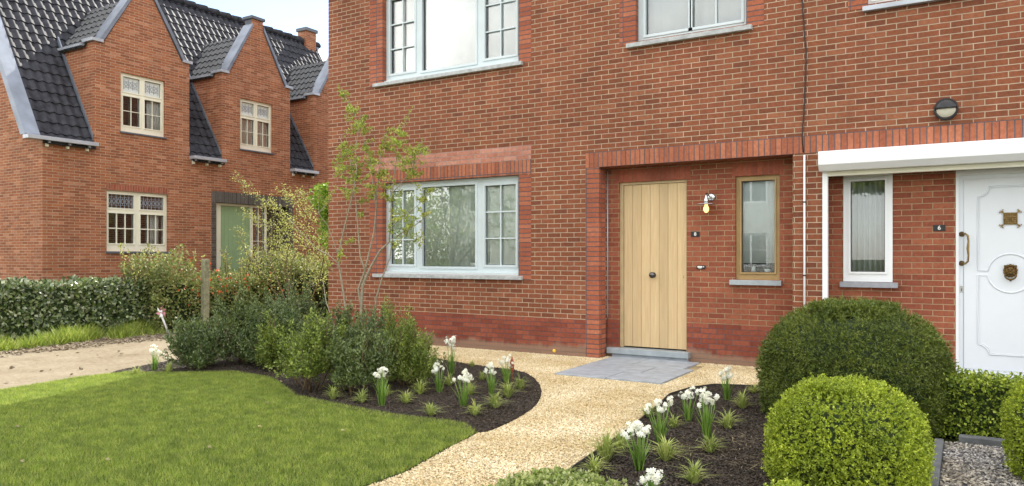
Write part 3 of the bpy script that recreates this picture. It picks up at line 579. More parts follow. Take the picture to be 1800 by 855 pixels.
for pts in (upper(), lower()):
    g = MB(); P3 = [(a, YB+.028, b) for a, b in pts]; P3 = P3+[P3[0], P3[1]]; g.tube(P3, .009, 6, cap=False)
    P4 = [(cx+(a-cx)*.955, YB+.029, cz+(b-cz)*.985) for a, b in pts]; g.tube(P4+[P4[0], P4[1]], .005, 6, cap=False)
    g.build('moulding', 'whitedoor', d6)
g = MB(); g.tube([(-.03, YB+.03, .16), (-.03, YB+.03, 2.16), (.82, YB+.03, 2.16), (.82, YB+.03, .16), (-.03, YB+.03, .16)], .005, 5); g.build('edge_moulding', 'whitedoor', d6)
g = MB(); hx = -.045
for z in (1.58, 1.27): g.lathe((hx, YB+.03, z), (0, -1, 0), [(.026, 0), (.028, .006), (.018, .012), (.01, .03), (.01, .05)], 16)
g.tube([(hx, YB-.015, 1.58), (hx+.03, YB-.03, 1.585), (hx+.055, YB-.035, 1.56), (hx+.06, YB-.035, 1.50), (hx+.055, YB-.035, 1.43), (hx+.06, YB-.035, 1.35), (hx+.055, YB-.035, 1.29), (hx+.03, YB-.03, 1.265), (hx, YB-.015, 1.27)], [.008, .009, .011, .009, .014, .009, .011, .009, .008], 10)
g.build('handle', 'brass', d6)
g = MB(); g.box(hx-.015, hx+.012, YB+.024, YB+.03, .96, 1.03); g.build('keyhole_plate', 'chrome', d6)
g = MB(); g.lathe((hx-.002, YB+.024, 1.0), (0, -1, 0), [(.006, 0), (.006, .002)], 10); g.box(hx-.005, hx+.001, YB+.0215, YB+.0235, .975, .998); g.build('keyhole', 'black', d6)
g = MB(); ex, ez, s = .385, 1.735, .062
g.box(ex-s, ex+s, YB+.016, YB+.03, ez-s, ez+s)
for i in range(6):
    t = -s+.012+i*(2*s-.024)/5; g.tube([(ex+t, YB+.014, ez-s+.008), (ex+t, YB+.014, ez+s-.008)], .0035, 5); g.tube([(ex-s+.008, YB+.013, ez+t), (ex+s-.008, YB+.013, ez+t)], .0035, 5)
for a in (45, 135, 225, 315):
    ca, sa = math.cos(R(a)), math.sin(R(a)); c0 = Vector((ex+ca*s*1.3, YB+.02, ez+sa*s*1.3)); tip = Vector((ex+ca*s*1.95, YB+.02, ez+sa*s*1.95)); o_ = Vector((-sa, 0, ca))
    g.prism([c0, c0+(tip-c0)*.45+o_*.012, tip, c0+(tip-c0)*.45-o_*.012], (0, -.004, 0), (0, .008, 0))
    for sg in (-1, 1): g.prism([c0+(tip-c0)*.7+o_*.006*sg, c0+(tip-c0)*.6+o_*.026*sg, c0+(tip-c0)*.95+o_*.022*sg], (0, -.004, 0), (0, .008, 0))
g.lathe((ex, YB+.014, ez), (0, -1, 0), [(.012, 0), (.012, .006), (.004, .012)], 12); g.build('door_grille', 'brass', d6)
# lion head
kn = MB(); kx, kz = .385, 1.19
def blob(mb, c, r, n=10):
    c = Vector(c); vs = []; fs = []
    for i in range(n+1):
        for k in range(n): a = math.pi*i/n; b = 2*math.pi*k/n; vs.append((c.x+r[0]*math.sin(a)*math.cos(b), c.y+r[1]*math.sin(a)*math.sin(b), c.z+r[2]*math.cos(a)))
    for i in range(n):
        for k in range(n): fs.append((i*n+k, i*n+(k+1) % n, (i+1)*n+(k+1) % n, (i+1)*n+k))
    o = mb.sm; mb.sm = True; mb.add(vs, fs); mb.sm = o
blob(kn, (kx, YB+.025, kz), (.052, .03, .055))
for i in range(13):
    a = R(90+i*360/13); blob(kn, (kx+.05*math.cos(a), YB+.022, kz+.005+.054*math.sin(a)), (.016, .016, .018), 7)
blob(kn, (kx, YB-.01, kz-.018), (.024, .022, .018)); blob(kn, (kx, YB-.012, kz+.008), (.012, .014, .026))
for sg in (-1, 1): blob(kn, (kx+sg*.022, YB-.004, kz+.022), (.013, .01, .009), 7); blob(kn, (kx+sg*.045, YB+.004, kz+.052), (.014, .012, .014), 7); blob(kn, (kx+sg*.02, YB-.014, kz-.022), (.013, .012, .011), 7)
kn.build('knocker', 'brassd', d6)
g = MB(); g.tube([(kx+.05*math.sin(R(a)), YB-.018, kz-.058-.05*math.cos(R(a))*.9+.02) for a in range(-105, 106, 15)], [.006+.004*math.cos(R(a)) for a in range(-105, 106, 15)], 8); blob(g, (kx, YB-.02, kz-.09), (.013, .013, .014), 8)
g.build('knocker_ring', 'brassd', d6)
# roller shutter
sh = thing('roller_shutter', 'white roller shutter box with side guide above the white door', 'roller shutter', (-.1, YF, 2.3))
g = MB(); x0, x1 = R6L-.03, R6R+.04
g.prism([(x0, YF-.0, 2.508), (x0, YF-.17, 2.50), (x0, YF-.19, 2.48), (x0, YF-.19, 2.35), (x0, YF-.13, 2.285), (x0, YF-.0, 2.285)], (0, 0, 0), (x1-x0, 0, 0)); g.build('shutter_box', 'white', sh, bevel=.003)
g = MB(); g.box(R6L+.04, R6R-.04, YF-.035, YF+.03, 2.235, 2.283); g.build('bottom_rail', 'cream', sh)
for x in (R6L-.01, R6R-.045): g = MB(); g.box(x, x+.055, YF-.03, YF+.03, .03, 2.283); g.build('guide_rail', 'white', sh)
roof(h6, XP+.002, XR+.12)
# round bulkhead lamp
lx, lz = PY(1663, 192, YF-.04)
lp = thing('bulkhead_lamp', 'round black half hooded bulkhead lamp high on the brick wall', 'wall lamp', (lx, YF, lz))
g = MB(); g.lathe((lx, YF, lz), (0, -1, 0), [(.105, 0), (.112, .02), (.112, .055), (.098, .062), (.094, .05)], 28); g.build('lamp_body', 'black', lp)
g = MB(); g.lathe((lx, YF-.045, lz), (0, -1, 0), [(.093, 0), (.088, .018), (.06, .034), (.02, .04), (0, .04)], 28); g.build('lamp_glass', 'frost', lp)
g = MB(); vs = []; nn = 12
for i in range(nn+1):
    for k in range(nn+1):
        a = math.pi*k/nn; b = (math.pi/2)*i/nn; rr = .104*math.cos(b*.98); vs.append((lx+rr*math.cos(a), YF-.055-.05*math.sin(b), lz+rr*math.sin(a)))
        
fs = [(i*(nn+1)+k, i*(nn+1)+k+1, (i+1)*(nn+1)+k+1, (i+1)*(nn+1)+k) for i in range(nn) for k in range(nn)]
g.sm = True; g.add(vs, fs); o = g.build('lamp_hood', 'black', lp); md = o.modifiers.new('thick', 'SOLIDIFY'); md.thickness = .006
# cable and pipe on the party line
g = MB(); pts = []
for y, x in ((-60, 1408), (0, 1410), (60, 1414), (88, 1417), (140, 1416), (200, 1413), (240, 1410), (268, 1412)):
    X, Z = PY(x, y, YF-.01); pts.append((X, YF-.012, Z))
pts.insert(0, (pts[0][0], YF-.012, 6.0))
g.tube(pts, .0075, 6); tag(g.build('black_cable', 'cable'), 'thin black cable hanging down the brick front between the houses', 'cable')
g = MB(); g.tube([(-1.572, YF-.016, .25), (-1.572, YF-.016, 2.49)], .0115, 8)
cp = g.build('white_conduit', 'white'); tag(cp, 'slim white pipe clipped to brick pier beside the roller shutter', 'pipe')
ORG['white_conduit'] = Vector((0, 0, 0))
g = MB()
for z in (.5, 1.12, 1.95): g.box(-1.588, -1.556, YF-.028, YF, z, z+.016)
g.build('pipe_clip', 'cable', cp)
# number plates, bell
def text(body, x, y, z, size, parent, mat='text'):
    c = bpy.data.curves.new('digit', 'FONT'); c.body = body; c.size = size; c.align_x = 'CENTER'; c.align_y = 'CENTER'; c.extrude = .001; c.offset = .0012
    t = bpy.data.objects.new('digit', c); COL.objects.link(t); bpy.context.view_layer.update()
    me = bpy.data.meshes.new_from_object(t); bpy.data.objects.remove(t)
    o = bpy.data.objects.new('digit', me); COL.objects.link(o); me.materials.clear(); me.materials.append(M[mat])
    o.parent = parent; o.rotation_euler = (R(90), 0, 0); o.location = Vector((x, y, z))-ORG[root_of(parent).name]; return o
for body, px, py, yy, hw in (('8', 1222, 412, YB, .055), ('6', 1651, 401, YB, .058)):
    X, Z = PY(px, py, yy-.01); t = thing('number_plate', 'small black plate with white number %s beside the %s door' % (body, 'oak' if body == '8' else 'white'), 'number plate', (X, yy, Z), 'house number plates')
    g = MB(); g.box(X-hw, X+hw, yy-.008, yy, Z-.033, Z+.033); g.build('plate', 'black', t, bevel=.002); text(body, X, yy-.0095, Z, .062, t)
X, Z = PY(1232, 470, YB-.01); t = thing('door_bell', 'small black door bell with white name strip beside oak door', 'door bell', (X, YB, Z))
g = MB(); g.box(X-.055, X+.055, YB-.016, YB, Z-.023, Z+.023); g.build('bell_box', 'black', t, bevel=.003)
g = MB(); g.box(X-.042, X+.02, YB-.018, YB-.0165, Z-.004, Z+.014); g.box(X-.03, X+.01, YB-.018, YB-.0165, Z-.014, Z-.006); g.build('name_strip', 'text', t)
g = MB(); g.lathe((X+.036, YB-.016, Z+.002), (0, -1, 0), [(.011, 0), (.011, .004), (.006, .006)], 14); g.build('bell_button', 'chrome', t)
# recess lamp with lit bulb
X, Z = PY(1250, 347, YB-.01); t = thing('wall_lamp', 'small chrome wall lamp with lit bulb right of oak door', 'wall lamp', (X, YB, Z))
g = MB(); g.lathe((X, YB, Z), (0, -1, 0), [(.05, 0), (.05, .012), (.038, .02), (.012, .024)], 24); g.tube([(X, YB-.02, Z), (X-.0, YB-.09, Z+.01), (X-.01, YB-.14, Z+.035), (X-.015, YB-.15, Z+.0)], .008, 10)
g.lathe((X-.02, YB-.15, Z-.09), (0, 0, 1), [(.02, 0), (.032, .01), (.03, .05), (.018, .075), (.01, .13)], 18); g.build('lamp_arm', 'chrome', t)
g = MB(); g.lathe((X-.02, YB-.15, Z-.098), (0, 0, 1), [(.14, 0), (.142, .004), (.06, .014), (.03, .018)], 28); g.build('lamp_shade', 'chrome', t)
g = MB(); g.lathe((X-.02, YB-.15, Z-.20), (0, 0, 1), [(.004, 0), (.02, .008), (.034, .035), (.034, .06), (.02, .09), (.018, .102)], 18); g.build('bulb', 'bulb', t)
# yellow marker cap on plinth
X, Z = PY(974, 617, YF-.01); g = MB(); g.lathe((X, YF-.004, Z), (0, -1, 0), [(.024, 0), (.024, .008), (.012, .014), (0, .015)], 16); tag(g.build('marker_cap', 'blossom'), 'tiny yellow round cap low on the brick plinth', 'marker cap')
# bluestone slabs in front of the oak door
sp = [PG(998, 662), PG(1162, 680), PG(1216, 647), PG(1075, 628)]
sx0, sx1, sy0, sy1 = -3.98, -2.72, 7.5, 9.15
k = 0
slabs = [(-3.98, -3.36, 7.5, 8.02), (-3.35, -2.72, 7.5, 8.02), (-3.98, -3.16, 8.03, 8.56), (-3.15, -2.72, 8.03, 8.56), (-3.98, -3.5, 8.57, 9.17), (-3.49, -2.84, 8.57, 9.17)]
sn = ['front left corner of the doorstep paving', 'front right corner of the doorstep paving', 'large one in the middle row on the left', 'small one in the middle row on the right', 'against the step on the left', 'against the step on the right']
for (a, b, c, d), n_ in zip(slabs, sn):
    sl_ = -.00; g = MB(); g.box(a, b, c, d, -.02, .028+random.uniform(-.001, .001)); tag(g.build('paving_slab', 'slab', bevel=.004), 'blue grey stone slab, '+n_, 'paving slab', 'stone slabs before the oak door')

# =================================================================== LEFT HOUSE
XF = -14.5; FX = ('X', XF); lh = thing('brick_house', 'orange brick house with three gabled dormers and glossy black pantile roof', 'house', (XF, 11.6, 0))
D3 = [(8.27, 10.36), (11.2, 13.21), (14.02, 16.1)]
Y0, Y1, LE, DE = 7.32, 16.4, 3.50, 5.53
SL = 1.647
def rz(x): return 3.57+SL*(XF-x)
holes = []
gaps = [(Y0, 8.27), (10.36, 11.2), (13.21, 14.02), (16.1, Y1)]
holes += [(a, b, LE, DE) for a, b in gaps]
uw = [(8.81, 9.78), (11.70, 12.66), (14.58, 15.54)]
holes += [(a, b, 3.85, 5.04) for a, b in uw]
holes += [(8.52, 9.85, 1.44, 2.65), (11.02, 13.2, .3, 2.56)]
g = MB(); wall_grid(g, FX, Y0, Y1, .0, DE, holes, .25)
# side wall (faces the camera) with the slope of the roof, and the far gable
XRG = -17.05; XB = 2*XRG-XF
for yy in (Y0, Y1-.25): g.prism([(XF-.25, yy, 0), (XF-.25, yy, rz(XF-.25)-.15), (XRG, yy, rz(XRG)-.15), (XB, yy, 3.4), (XB, yy, 0)], (0, 0, 0), (0, .25, 0))
g.prism([(XF, Y0+.001, LE-.001), (XF-.252, Y0+.001, LE-.001), (XF-.252, Y0+.001, rz(XF-.25)-.16), (XF, Y0+.001, LE+.01)], (0, 0, 0), (0, .24, 0))
g.box(XB, XB+.25, Y0+.25, Y1-.25, 0, 3.4)
for a, b in D3:       # gable triangles and cheeks
    c = (a+b)/2; xo = .0
    g.prism([(XF, a, DE), (XF, a+.18, DE), (XF, c-.16, 6.74), (XF, c-.16, 6.98), (XF, c+.16, 6.98), (XF, c+.16, 6.74), (XF, b-.18, DE), (XF, b, DE)], (0, 0, .001), (-.25, 0, .001))
    for y in (a, b-.22): g.box(XF-.251, XF-1.5, y, y+.22, 3.45, DE-.02)
g.build('wall', 'lbrick', lh)
g = MB(); wall_grid(g, FX, Y0-.005, 10.9, 0, .82, [], .02, d=.008); g.box(XF-2.5, XF-.001, Y0-.01, Y0-.001, 0, .8); g.build('plinth', 'dbrick', lh)
# pantiles
def pantiles(name, mat, p0, along, up, wlen, slen, keep=None, tw=.175, tl=.25):
    along = np.array(along, float); up = np.array(up, float); nrm = np.cross(along, up); nrm /= np.linalg.norm(nrm)
    if nrm[2] < 0: nrm = -nrm
    nu = int(wlen/tw*8)+1; nr = int(math.ceil(slen/tl)); V = []; F = []; us = np.arange(nu)*tw/8
    ph = (us % tw)/tw; prof = .017*np.sin(2*np.pi*ph)+.004*np.sin(4*np.pi*ph)
    for r_ in range(nr):
        s0, s1 = r_*tl, min((r_+1)*tl, slen)
        for sv, h in ((s0, .024), (s0+.001, .024), (s1, .003)):
            hh = prof+h if sv != s0 else prof*0+0.0
            V.append(np.array(p0)+us[:, None]*along+sv*up+hh[:, None]*nrm)
    V = np.array(V); R_, N_ = V.shape[:2]; idx = np.arange(R_*N_).reshape(R_, N_); V = V.reshape(-1, 3)
    rows = [(3*i+j, 3*i+j+1) for i in range(nr) for j in (0, 1, 2) if 3*i+j+1 < 3*nr]
    F = np.concatenate([np.stack([idx[a, :-1], idx[a, 1:], idx[b, 1:], idx[b, :-1]], -1) for a, b in rows])
    if keep is not None: F = F[keep(V[F].mean(1))]
    V = V+rng.normal(size=V.shape)*.0012
    o = npobj(name, V, F, mat, lh, smooth=True); o.data.set_sharp_from_angle(angle=R(48)); return o
def dorm_h(y):
    h = np.full(y.shape, -10.)
    for a, b in D3: c = (a+b)/2; m = (y > a-.01) & (y < b+.01); h[m] = np.minimum(5.5+(y[m]-a)*1.18, 5.5+(b-y[m])*1.18)
    return h
ul = math.hypot(1, SL); upv = (-1/ul, 0, SL/ul)
pantiles('roof', 'tile', (XF+.1, 7.27, rz(XF+.1)), (0, 1, 0), upv, Y1+.15-7.27, (XF+.1-XRG)*ul, keep=lambda c: c[:, 2] > dorm_h(c[:, 1])-.25)
g = MB(); g.prism([(XB-.1, 7.1, 3.4), (XRG, 7.1, rz(XRG)), (XRG, Y1+.1, rz(XRG)), (XB-.1, Y1+.1, 3.4)], (0, 0, -.08), (0, 0, 0)); g.build('rear_roof', 'tile', lh)
g = MB(); yy = 7.3
while yy < Y1: g.tube([(XRG, yy, rz(XRG)+.02), (XRG, yy+.34, rz(XRG)+.035), (XRG, yy+.36, rz(XRG)+.05)], [.085, .10, .10], 10); yy += .36
g.build('ridge_tile', 'tile', lh)
for ya, yb_ in ((7.0, 7.268), (Y1+.1, Y1+.3)):
    g = MB(); g.prism([(XF+.03, 0, rz(XF+.03)+.04), (XRG, 0, rz(XRG)+.06), (XRG, 0, rz(XRG)-.1), (XF-.12, 0, 3.54), (XF+.03, 0, 3.54)], (0, ya, 0), (0, yb_, 0)); g.build('verge_flashing', 'lead', lh)
for k, (a, b) in enumerate(D3):
    c = (a+b)/2; hw = c-a; t = 1.18; l = math.hypot(1, t)
    for s in (0, 1):
        al = (1, 0, 0) if s else (-1, 0, 0)
        y0 = a-.06 if s == 0 else b+.06
        up = (0, (1 if s == 0 else -1)/l, t/l)
        pantiles('dormer_roof', 'tile2', (XF-.24 if not s else XF-2.3, y0, 5.5-.06*t), al, up, 2.06, (hw+.06)*l, keep=lambda q: q[:, 2] > rz(q[:, 0])-.12)
    g = MB()      # copings: sloped slabs, shoulders, cap
    for sg, e in ((1, a), (-1, b)):
        p = [(XF, e+sg*.15, DE+.0), (XF, c-sg*.165, 6.76), (XF, c-sg*.165, 6.86), (XF, e+sg*.10, DE+.06)]
        g.prism(p, (.03, 0, 0), (-.30, 0, 0))
    g.build('gable_coping', 'lead', lh)
    for sg, e in ((1, a), (-1, b)):
        g = MB(); y = sorted((e-sg*.06, e+sg*.17)); g.box(XF-.32, XF+.04, y[0], y[1], DE+.001, DE+.06); y = sorted((e-sg*.09, e+sg*.03)); g.box(XF-1.3, XF-.321, y[0], y[1], DE-.06, DE-.012)
        g.build('dormer_gutter', 'zinc', lh)
    g = MB(); g.box(XF-.30, XF+.035, c-.2, c+.2, 6.985, 7.05); g.box(XF-.251, XF-.03, c-.166, c+.166, 6.8, 6.984); g.build('gable_cap', 'cap', lh)
    for e, sg in ((a, -1), (b, 1)):      # lead strip running down the cheek along the main roof
        g = MB(); g.prism([(XF-.02, e, rz(XF)+.02), (XF-1.25, e, rz(XF-1.25)+.04), (XF-1.25, e, rz(XF-1.25)+.16), (XF-.02, e, rz(XF)+.14)], (0, sg*.002, 0), (0, sg*.03, 0))
        g.build('cheek_flashing', 'lead', lh)
for i, (a, b) in enumerate([(6.98, 8.27), (10.36, 11.2), (13.21, 14.02)]):
    g = MB(); g.box(XF+.001, XF+.19, a+.0, b-.01, 3.46, 3.53); g.build('gutter', 'zinc', lh, bevel=.004)
    for q in range(3):
        y = (a+.40 if i == 0 else a+.08)+(b-a-(.55 if i == 0 else .16))*q/2
        g = MB(); g.box(XF+.001, XF+.13, y-.02, y+.02, 3.42, 3.459); g.cur = 1; g.box(XF+.001, XF+.06, y-.02, y+.02, 3.36, 3.419); g.cur = 0
        g.build('gutter_bracket', ['greysill', 'cream'], lh)
# chimney at the far ridge end
g = MB(); g.box(-17.25, -16.9, 16.02, 16.42, 7.3, 8.10); ch = g.build('chimney', 'lbrick', lh)
g = MB(); g.box(-17.29, -16.86, 15.98, 16.46, 8.10, 8.19); g.build('chimney_cap', 'cap', ch)
# dormer windows: leaded fanlights above, casements below
def leadwork(win, u0, u1, z0, z1, mat, nd_=5, inset=.09):
    g = MB(); F = FX; w_ = .005; zz = (z0+z1)/2; dd = -inset-.03
    def bar(a, b): g.prism([(XF+dd, a[0]-w_, a[1]-w_*.5), (XF+dd, a[0]+w_, a[1]-w_*.5), (XF+dd, b[0]+w_, b[1]+w_*.5), (XF+dd, b[0]-w_, b[1]+w_*.5)], (0, 0, 0), (.006, 0, 0))
    for i in range(nd_+1):
        u = u0+(u1-u0)*i/nd_; bar((u, z0), (u, z1))
        if i < nd_:
            m = u+(u1-u0)/nd_/2; q = (z1-z0)*.22; h = (u1-u0)/nd_*.35
            bar((m, zz-q), (m+h, zz)); bar((m+h, zz), (m, zz+q)); bar((m, zz+q), (m-h, zz)); bar((m-h, zz), (m, zz-q))
    for z in (z0+(z1-z0)*.2, z0+(z1-z0)*.8): g.fbox(F, u0, u1, dd, dd+.006, z-.003, z+.003)
    g.build('leadwork', mat, win)
for i, (a, b) in enumerate(uw):
    c = (a+b)/2; z0, z1 = 3.85, 5.04
    P = [(a+.07, c-.05, z0+.14, 4.58, 2, 2), (c+.05, b-.07, z0+.14, 4.58, 2, 2), (a+.07, c-.05, 4.67, z1-.07, 1, 1), (c+.05, b-.07, 4.67, z1-.07, 1, 1)]
    wd = window(lh, FX, a, b, z0, z1, P, 'cream', 'glassl', inset=.05, sill=(a-.02, b+.03, z0-.035, z0-.001, .03, 'cap'), sash=.03, bar=.012, label='dormer window with frosted fanlights, '+['nearest the street', 'in the middle gable', 'in the farthest gable'][i])
    for q in P[2:]:
        g = MB(); g.fbox(FX, q[0]+.002, q[1]-.002, -.0855, -.0815, q[2]+.002, q[3]-.002); g.build('frosted_pane', 'frostw', wd); leadwork(wd, q[0]+.04, q[1]-.04, q[2]+.06, q[3]-.05, 'greysill', 3, .05)
    if i == 0: wavy(FX, c+.16, b-.05, z0+.1, 4.6, -.14, 'curtain', 'curtain', wd, amp=.02, per=.1)
    else: wavy(FX, a+.05, b-.05, z0+.1, 4.6, -.13, 'curtain', 'curtain', wd, amp=.004, per=.3)
for (a, b, lab) in ((8.52, 9.85, 'large cream ground floor window with leaded top lights'),):
    c = (a+b)/2; z0, z1 = 1.44, 2.65; P = [(a+.06, c-.07, z0+.16, 2.20, 3, 2), (c+.07, b-.07, z0+.16, 2.20, 3, 2), (a+.06, c-.07, 2.31, z1-.07, 1, 1), (c+.07, b-.07, 2.31, z1-.07, 1, 1)]
    wd = window(lh, FX, a, b, z0, z1, P, 'cream', 'glassl', inset=.05, sill=(a-.02, b+.06, z0-.045, z0-.001, .035, 'cap'), sash=.035, bar=.02, label=lab)
    for q in P[2:]: leadwork(wd, q[0], q[1], q[2], q[3], 'zinc', 6, .05)
    wavy(FX, b-.28, b-.07, z0+.12, 2.22, -.2, 'curtain', 'curtain', wd, amp=.02, per=.1)
    wavy(FX, a+.02, a+.1, z0+.12, 2.22, -.3, 'curtain', 'curtain', wd, amp=.02, per=.1)
    g = MB(); g.fbox(FX, a, b, -.03, .003, 2.655, 2.775); g.build('brick_lintel', 'lband', lh)
# porch: dark brick surround, green door, side lights
g = MB(); g.fbox(FX, 10.93, 13.3, -.25, .006, 2.56, 2.81); g.build('porch_lintel', 'dband', lh)
for a, b in ((10.93, 11.04), (13.19, 13.3)): g = MB(); g.fbox(FX, a, b, -.25, .006, .02, 2.559); g.build('porch_pier', 'dbrick', lh)
g = MB()
g.box(XF-.5, XF-.25, 12.62, 13.4, .02, 2.7); g.build('porch_wall', 'dbrick', lh)
FP = ('X', XF-.0)
g = MB(); dz0, dz1 = .35, 2.5
for i in range(7): g.fbox(FX, 11.24+i*.118+.002, 11.24+(i+1)*.118-.002, -.16, -.12, dz0, dz1)
gd = g.build('door', 'green', lh); gd['label'] = 'sage green boarded front door'
g = MB(); g.fbox(FX, 11.235, 12.075, -.158, -.13, dz0+.002, dz1-.002); g.build('door_backing', 'dark', gd)
wd = window(lh, FX, 11.04, 12.56, .3, 2.56, [(11.055, 11.12, .5, 2.5, 1, 5), (11.2, 12.1, .3, 2.52, 1, 1), (12.19, 12.49, .5, 2.5, 2, 5)][:1]+[(12.135, 12.50, .5, 2.5, 2, 5)]+[(11.235, 12.075, .34, 2.505, 1, 1)], 'cream', 'glassl', inset=.10, sash=.01, bar=.012, label='cream frame of porch with dark side lights')
for ch_ in [c for c in wd.children if c.name.startswith(('pane', 'gasket'))]:      # the middle opening holds the door, not glass
    if abs(sum(v.co.y for v in ch_.data.vertices)/len(ch_.data.vertices)+11.6-11.655) < .05: bpy.data.objects.remove(ch_)
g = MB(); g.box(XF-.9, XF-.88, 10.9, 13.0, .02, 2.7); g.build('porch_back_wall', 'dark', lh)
g = MB(); g.box(XF-3.5, XF-.3, Y0+.3, Y1-.3, .2, .3); g.build('floor', 'dark', lh)

# =================================================================== HOUSE ACROSS THE STREET (seen in the window reflections)
oh = thing('brick_house', 'long cream brick house across the street, seen only mirrored in the panes', 'house', (-15, -14, 0))
FN = ('N', -14.); hs = [(-22.2+i*3.4, -20.8+i*3.4, .9, 2.3) for i in range(5)]; us_ = [(a, b, 3.6, 4.7) for a, b, _, _ in hs]
g = MB(); wall_grid(g, FN, -23.4, -5, 0, 5.6, hs+us_, .3); g.box(-23.4, -23.1, -22, -14.3, 0, 5.6); g.box(-5.3, -5, -22, -14.3, 0, 5.6); g.box(-23.4, -5, -22.3, -22, 0, 5.6); g.build('wall', 'whitebrick', oh)
g = MB(); g.prism([(-23.7, -13.6, 5.55), (-23.7, -18, 8.8), (-23.7, -22.6, 5.55)], (0, 0, 0), (19, 0, 0)); g.build('roof', 'tile2', oh)
for a, b, c, d in hs+us_: window(oh, FN, a, b, c, d, [(a+.08, (a+b)/2-.04, c+.08, d-.08, 1, 2), ((a+b)/2+.04, b-.08, c+.08, d-.08, 1, 2)], 'white', 'glassl')

# =================================================================== PLANTS
def ell_noise(th, z, s, k=1.):
    return 1+.022*k*np.sin(3*th+s)*np.cos(5*z*3+s)+.018*k*np.sin(7*th+2*s+9*z)+.012*k*np.sin(13*th-17*z+s)
def dome(name, label, c, rx, ry, h, mat, core, n, L, W, px=2.4, pz=2.6, taper=.12, depth=.06, tip=.012, seed=1., group=None, droop=0, ang=0):
    """clipped dome: leaves spread through the outer layer of a super-ellipsoid, over a solid core coloured dark as inner shade"""
    t = thing(name, label, 'bush', (c[0], c[1], 0), group)
    def prof(q): return (1-np.clip(q, 0, 1)**pz)**(1/px)*(1-taper*(1-np.clip(q, 0, 1))**2.2)
    q = rng.random(n*3); th = rng.random(n*3)*2*np.pi
    top = rng.random(n*3) < .35; q = np.where(top, 1-(1-q)**2*.25*q, q); pr = prof(q)
    sel = rng.random(n*3) < np.maximum(pr, .25)*1.0; q, th = q[sel][:n], th[sel][:n]; n = len(q)
    def surf(q, th):
        r_ = prof(q)*ell_noise(th, q, seed); return np.stack([c[0]+rx*r_*np.cos(th+ang), c[1]+ry*r_*np.sin(th+ang), h*q*(1+.015*np.sin(5*th+seed))], -1)
    P = surf(q, th); e = 1e-3
    A = surf(np.clip(q+e, 0, .99999), th)-surf(np.clip(q-e, 0, .99999), th); B = surf(q, th+e)-surf(q, th-e); Nn = unit(np.cross(B, A))
    m_ = n//7; P = P[:m_]; Nn = Nn[:m_]      # short sprigs, seven leaves on each
    P = P-Nn*(depth*rng.random((m_, 1))**1.4)+Nn*(tip*rng.normal(size=(m_, 1)))+rng.normal(size=(m_, 3))*.004; Ax = unit(Nn+rdir(m_)*.45)
    P = np.repeat(P, 7, 0); Nn = np.repeat(Nn, 7, 0); Ax = np.repeat(Ax, 7, 0); n = len(P); u_ = rng.random((n, 1)); P = P+Ax*u_*L*1.3
    D = unit(Ax*(.35+.5*u_)+rdir(n)*.75+np.array([0, 0, .1-droop])); V, F = leaves(P, D, unit(rdir(n)+Nn*.6), L*(.7+.6*rng.random(n)), W*(.7+.6*rng.random(n)))
    npobj('foliage', V, F, mat, t)
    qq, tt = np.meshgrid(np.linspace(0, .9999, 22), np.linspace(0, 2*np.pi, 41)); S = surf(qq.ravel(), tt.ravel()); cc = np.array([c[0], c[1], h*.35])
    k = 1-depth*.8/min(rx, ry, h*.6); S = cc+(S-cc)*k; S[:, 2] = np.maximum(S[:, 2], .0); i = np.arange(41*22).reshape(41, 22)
    F = np.stack([i[:-1, :-1], i[1:, :-1], i[1:, 1:], i[:-1, 1:]], -1).reshape(-1, 4); npobj('shade_core', S, F, core, t, smooth=True)  # closed shell under the leaves, darkened to read as shade
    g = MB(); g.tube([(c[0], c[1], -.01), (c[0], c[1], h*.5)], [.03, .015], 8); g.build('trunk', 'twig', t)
    return t
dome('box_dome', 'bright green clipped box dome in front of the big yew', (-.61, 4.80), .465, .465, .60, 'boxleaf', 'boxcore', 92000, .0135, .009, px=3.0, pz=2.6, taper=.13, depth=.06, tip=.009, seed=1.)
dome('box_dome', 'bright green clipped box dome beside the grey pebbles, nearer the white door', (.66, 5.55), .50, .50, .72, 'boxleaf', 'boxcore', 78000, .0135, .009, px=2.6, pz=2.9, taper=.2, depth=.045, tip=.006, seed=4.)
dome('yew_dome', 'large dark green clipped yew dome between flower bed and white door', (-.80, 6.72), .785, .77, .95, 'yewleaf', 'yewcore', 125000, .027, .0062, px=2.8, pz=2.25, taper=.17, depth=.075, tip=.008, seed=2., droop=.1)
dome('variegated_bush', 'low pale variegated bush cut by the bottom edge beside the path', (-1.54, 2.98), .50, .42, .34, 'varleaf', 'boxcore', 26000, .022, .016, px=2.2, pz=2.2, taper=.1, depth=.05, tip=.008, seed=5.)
dome('small_box_bush', 'small yellow green bush just in front of the nearer box dome', (-.76, 3.95), .17, .17, .18, 'boxleaf', 'boxcore', 9000, .017, .011, px=2.2, pz=2.2, taper=.1, depth=.04, tip=.008, seed=6.)

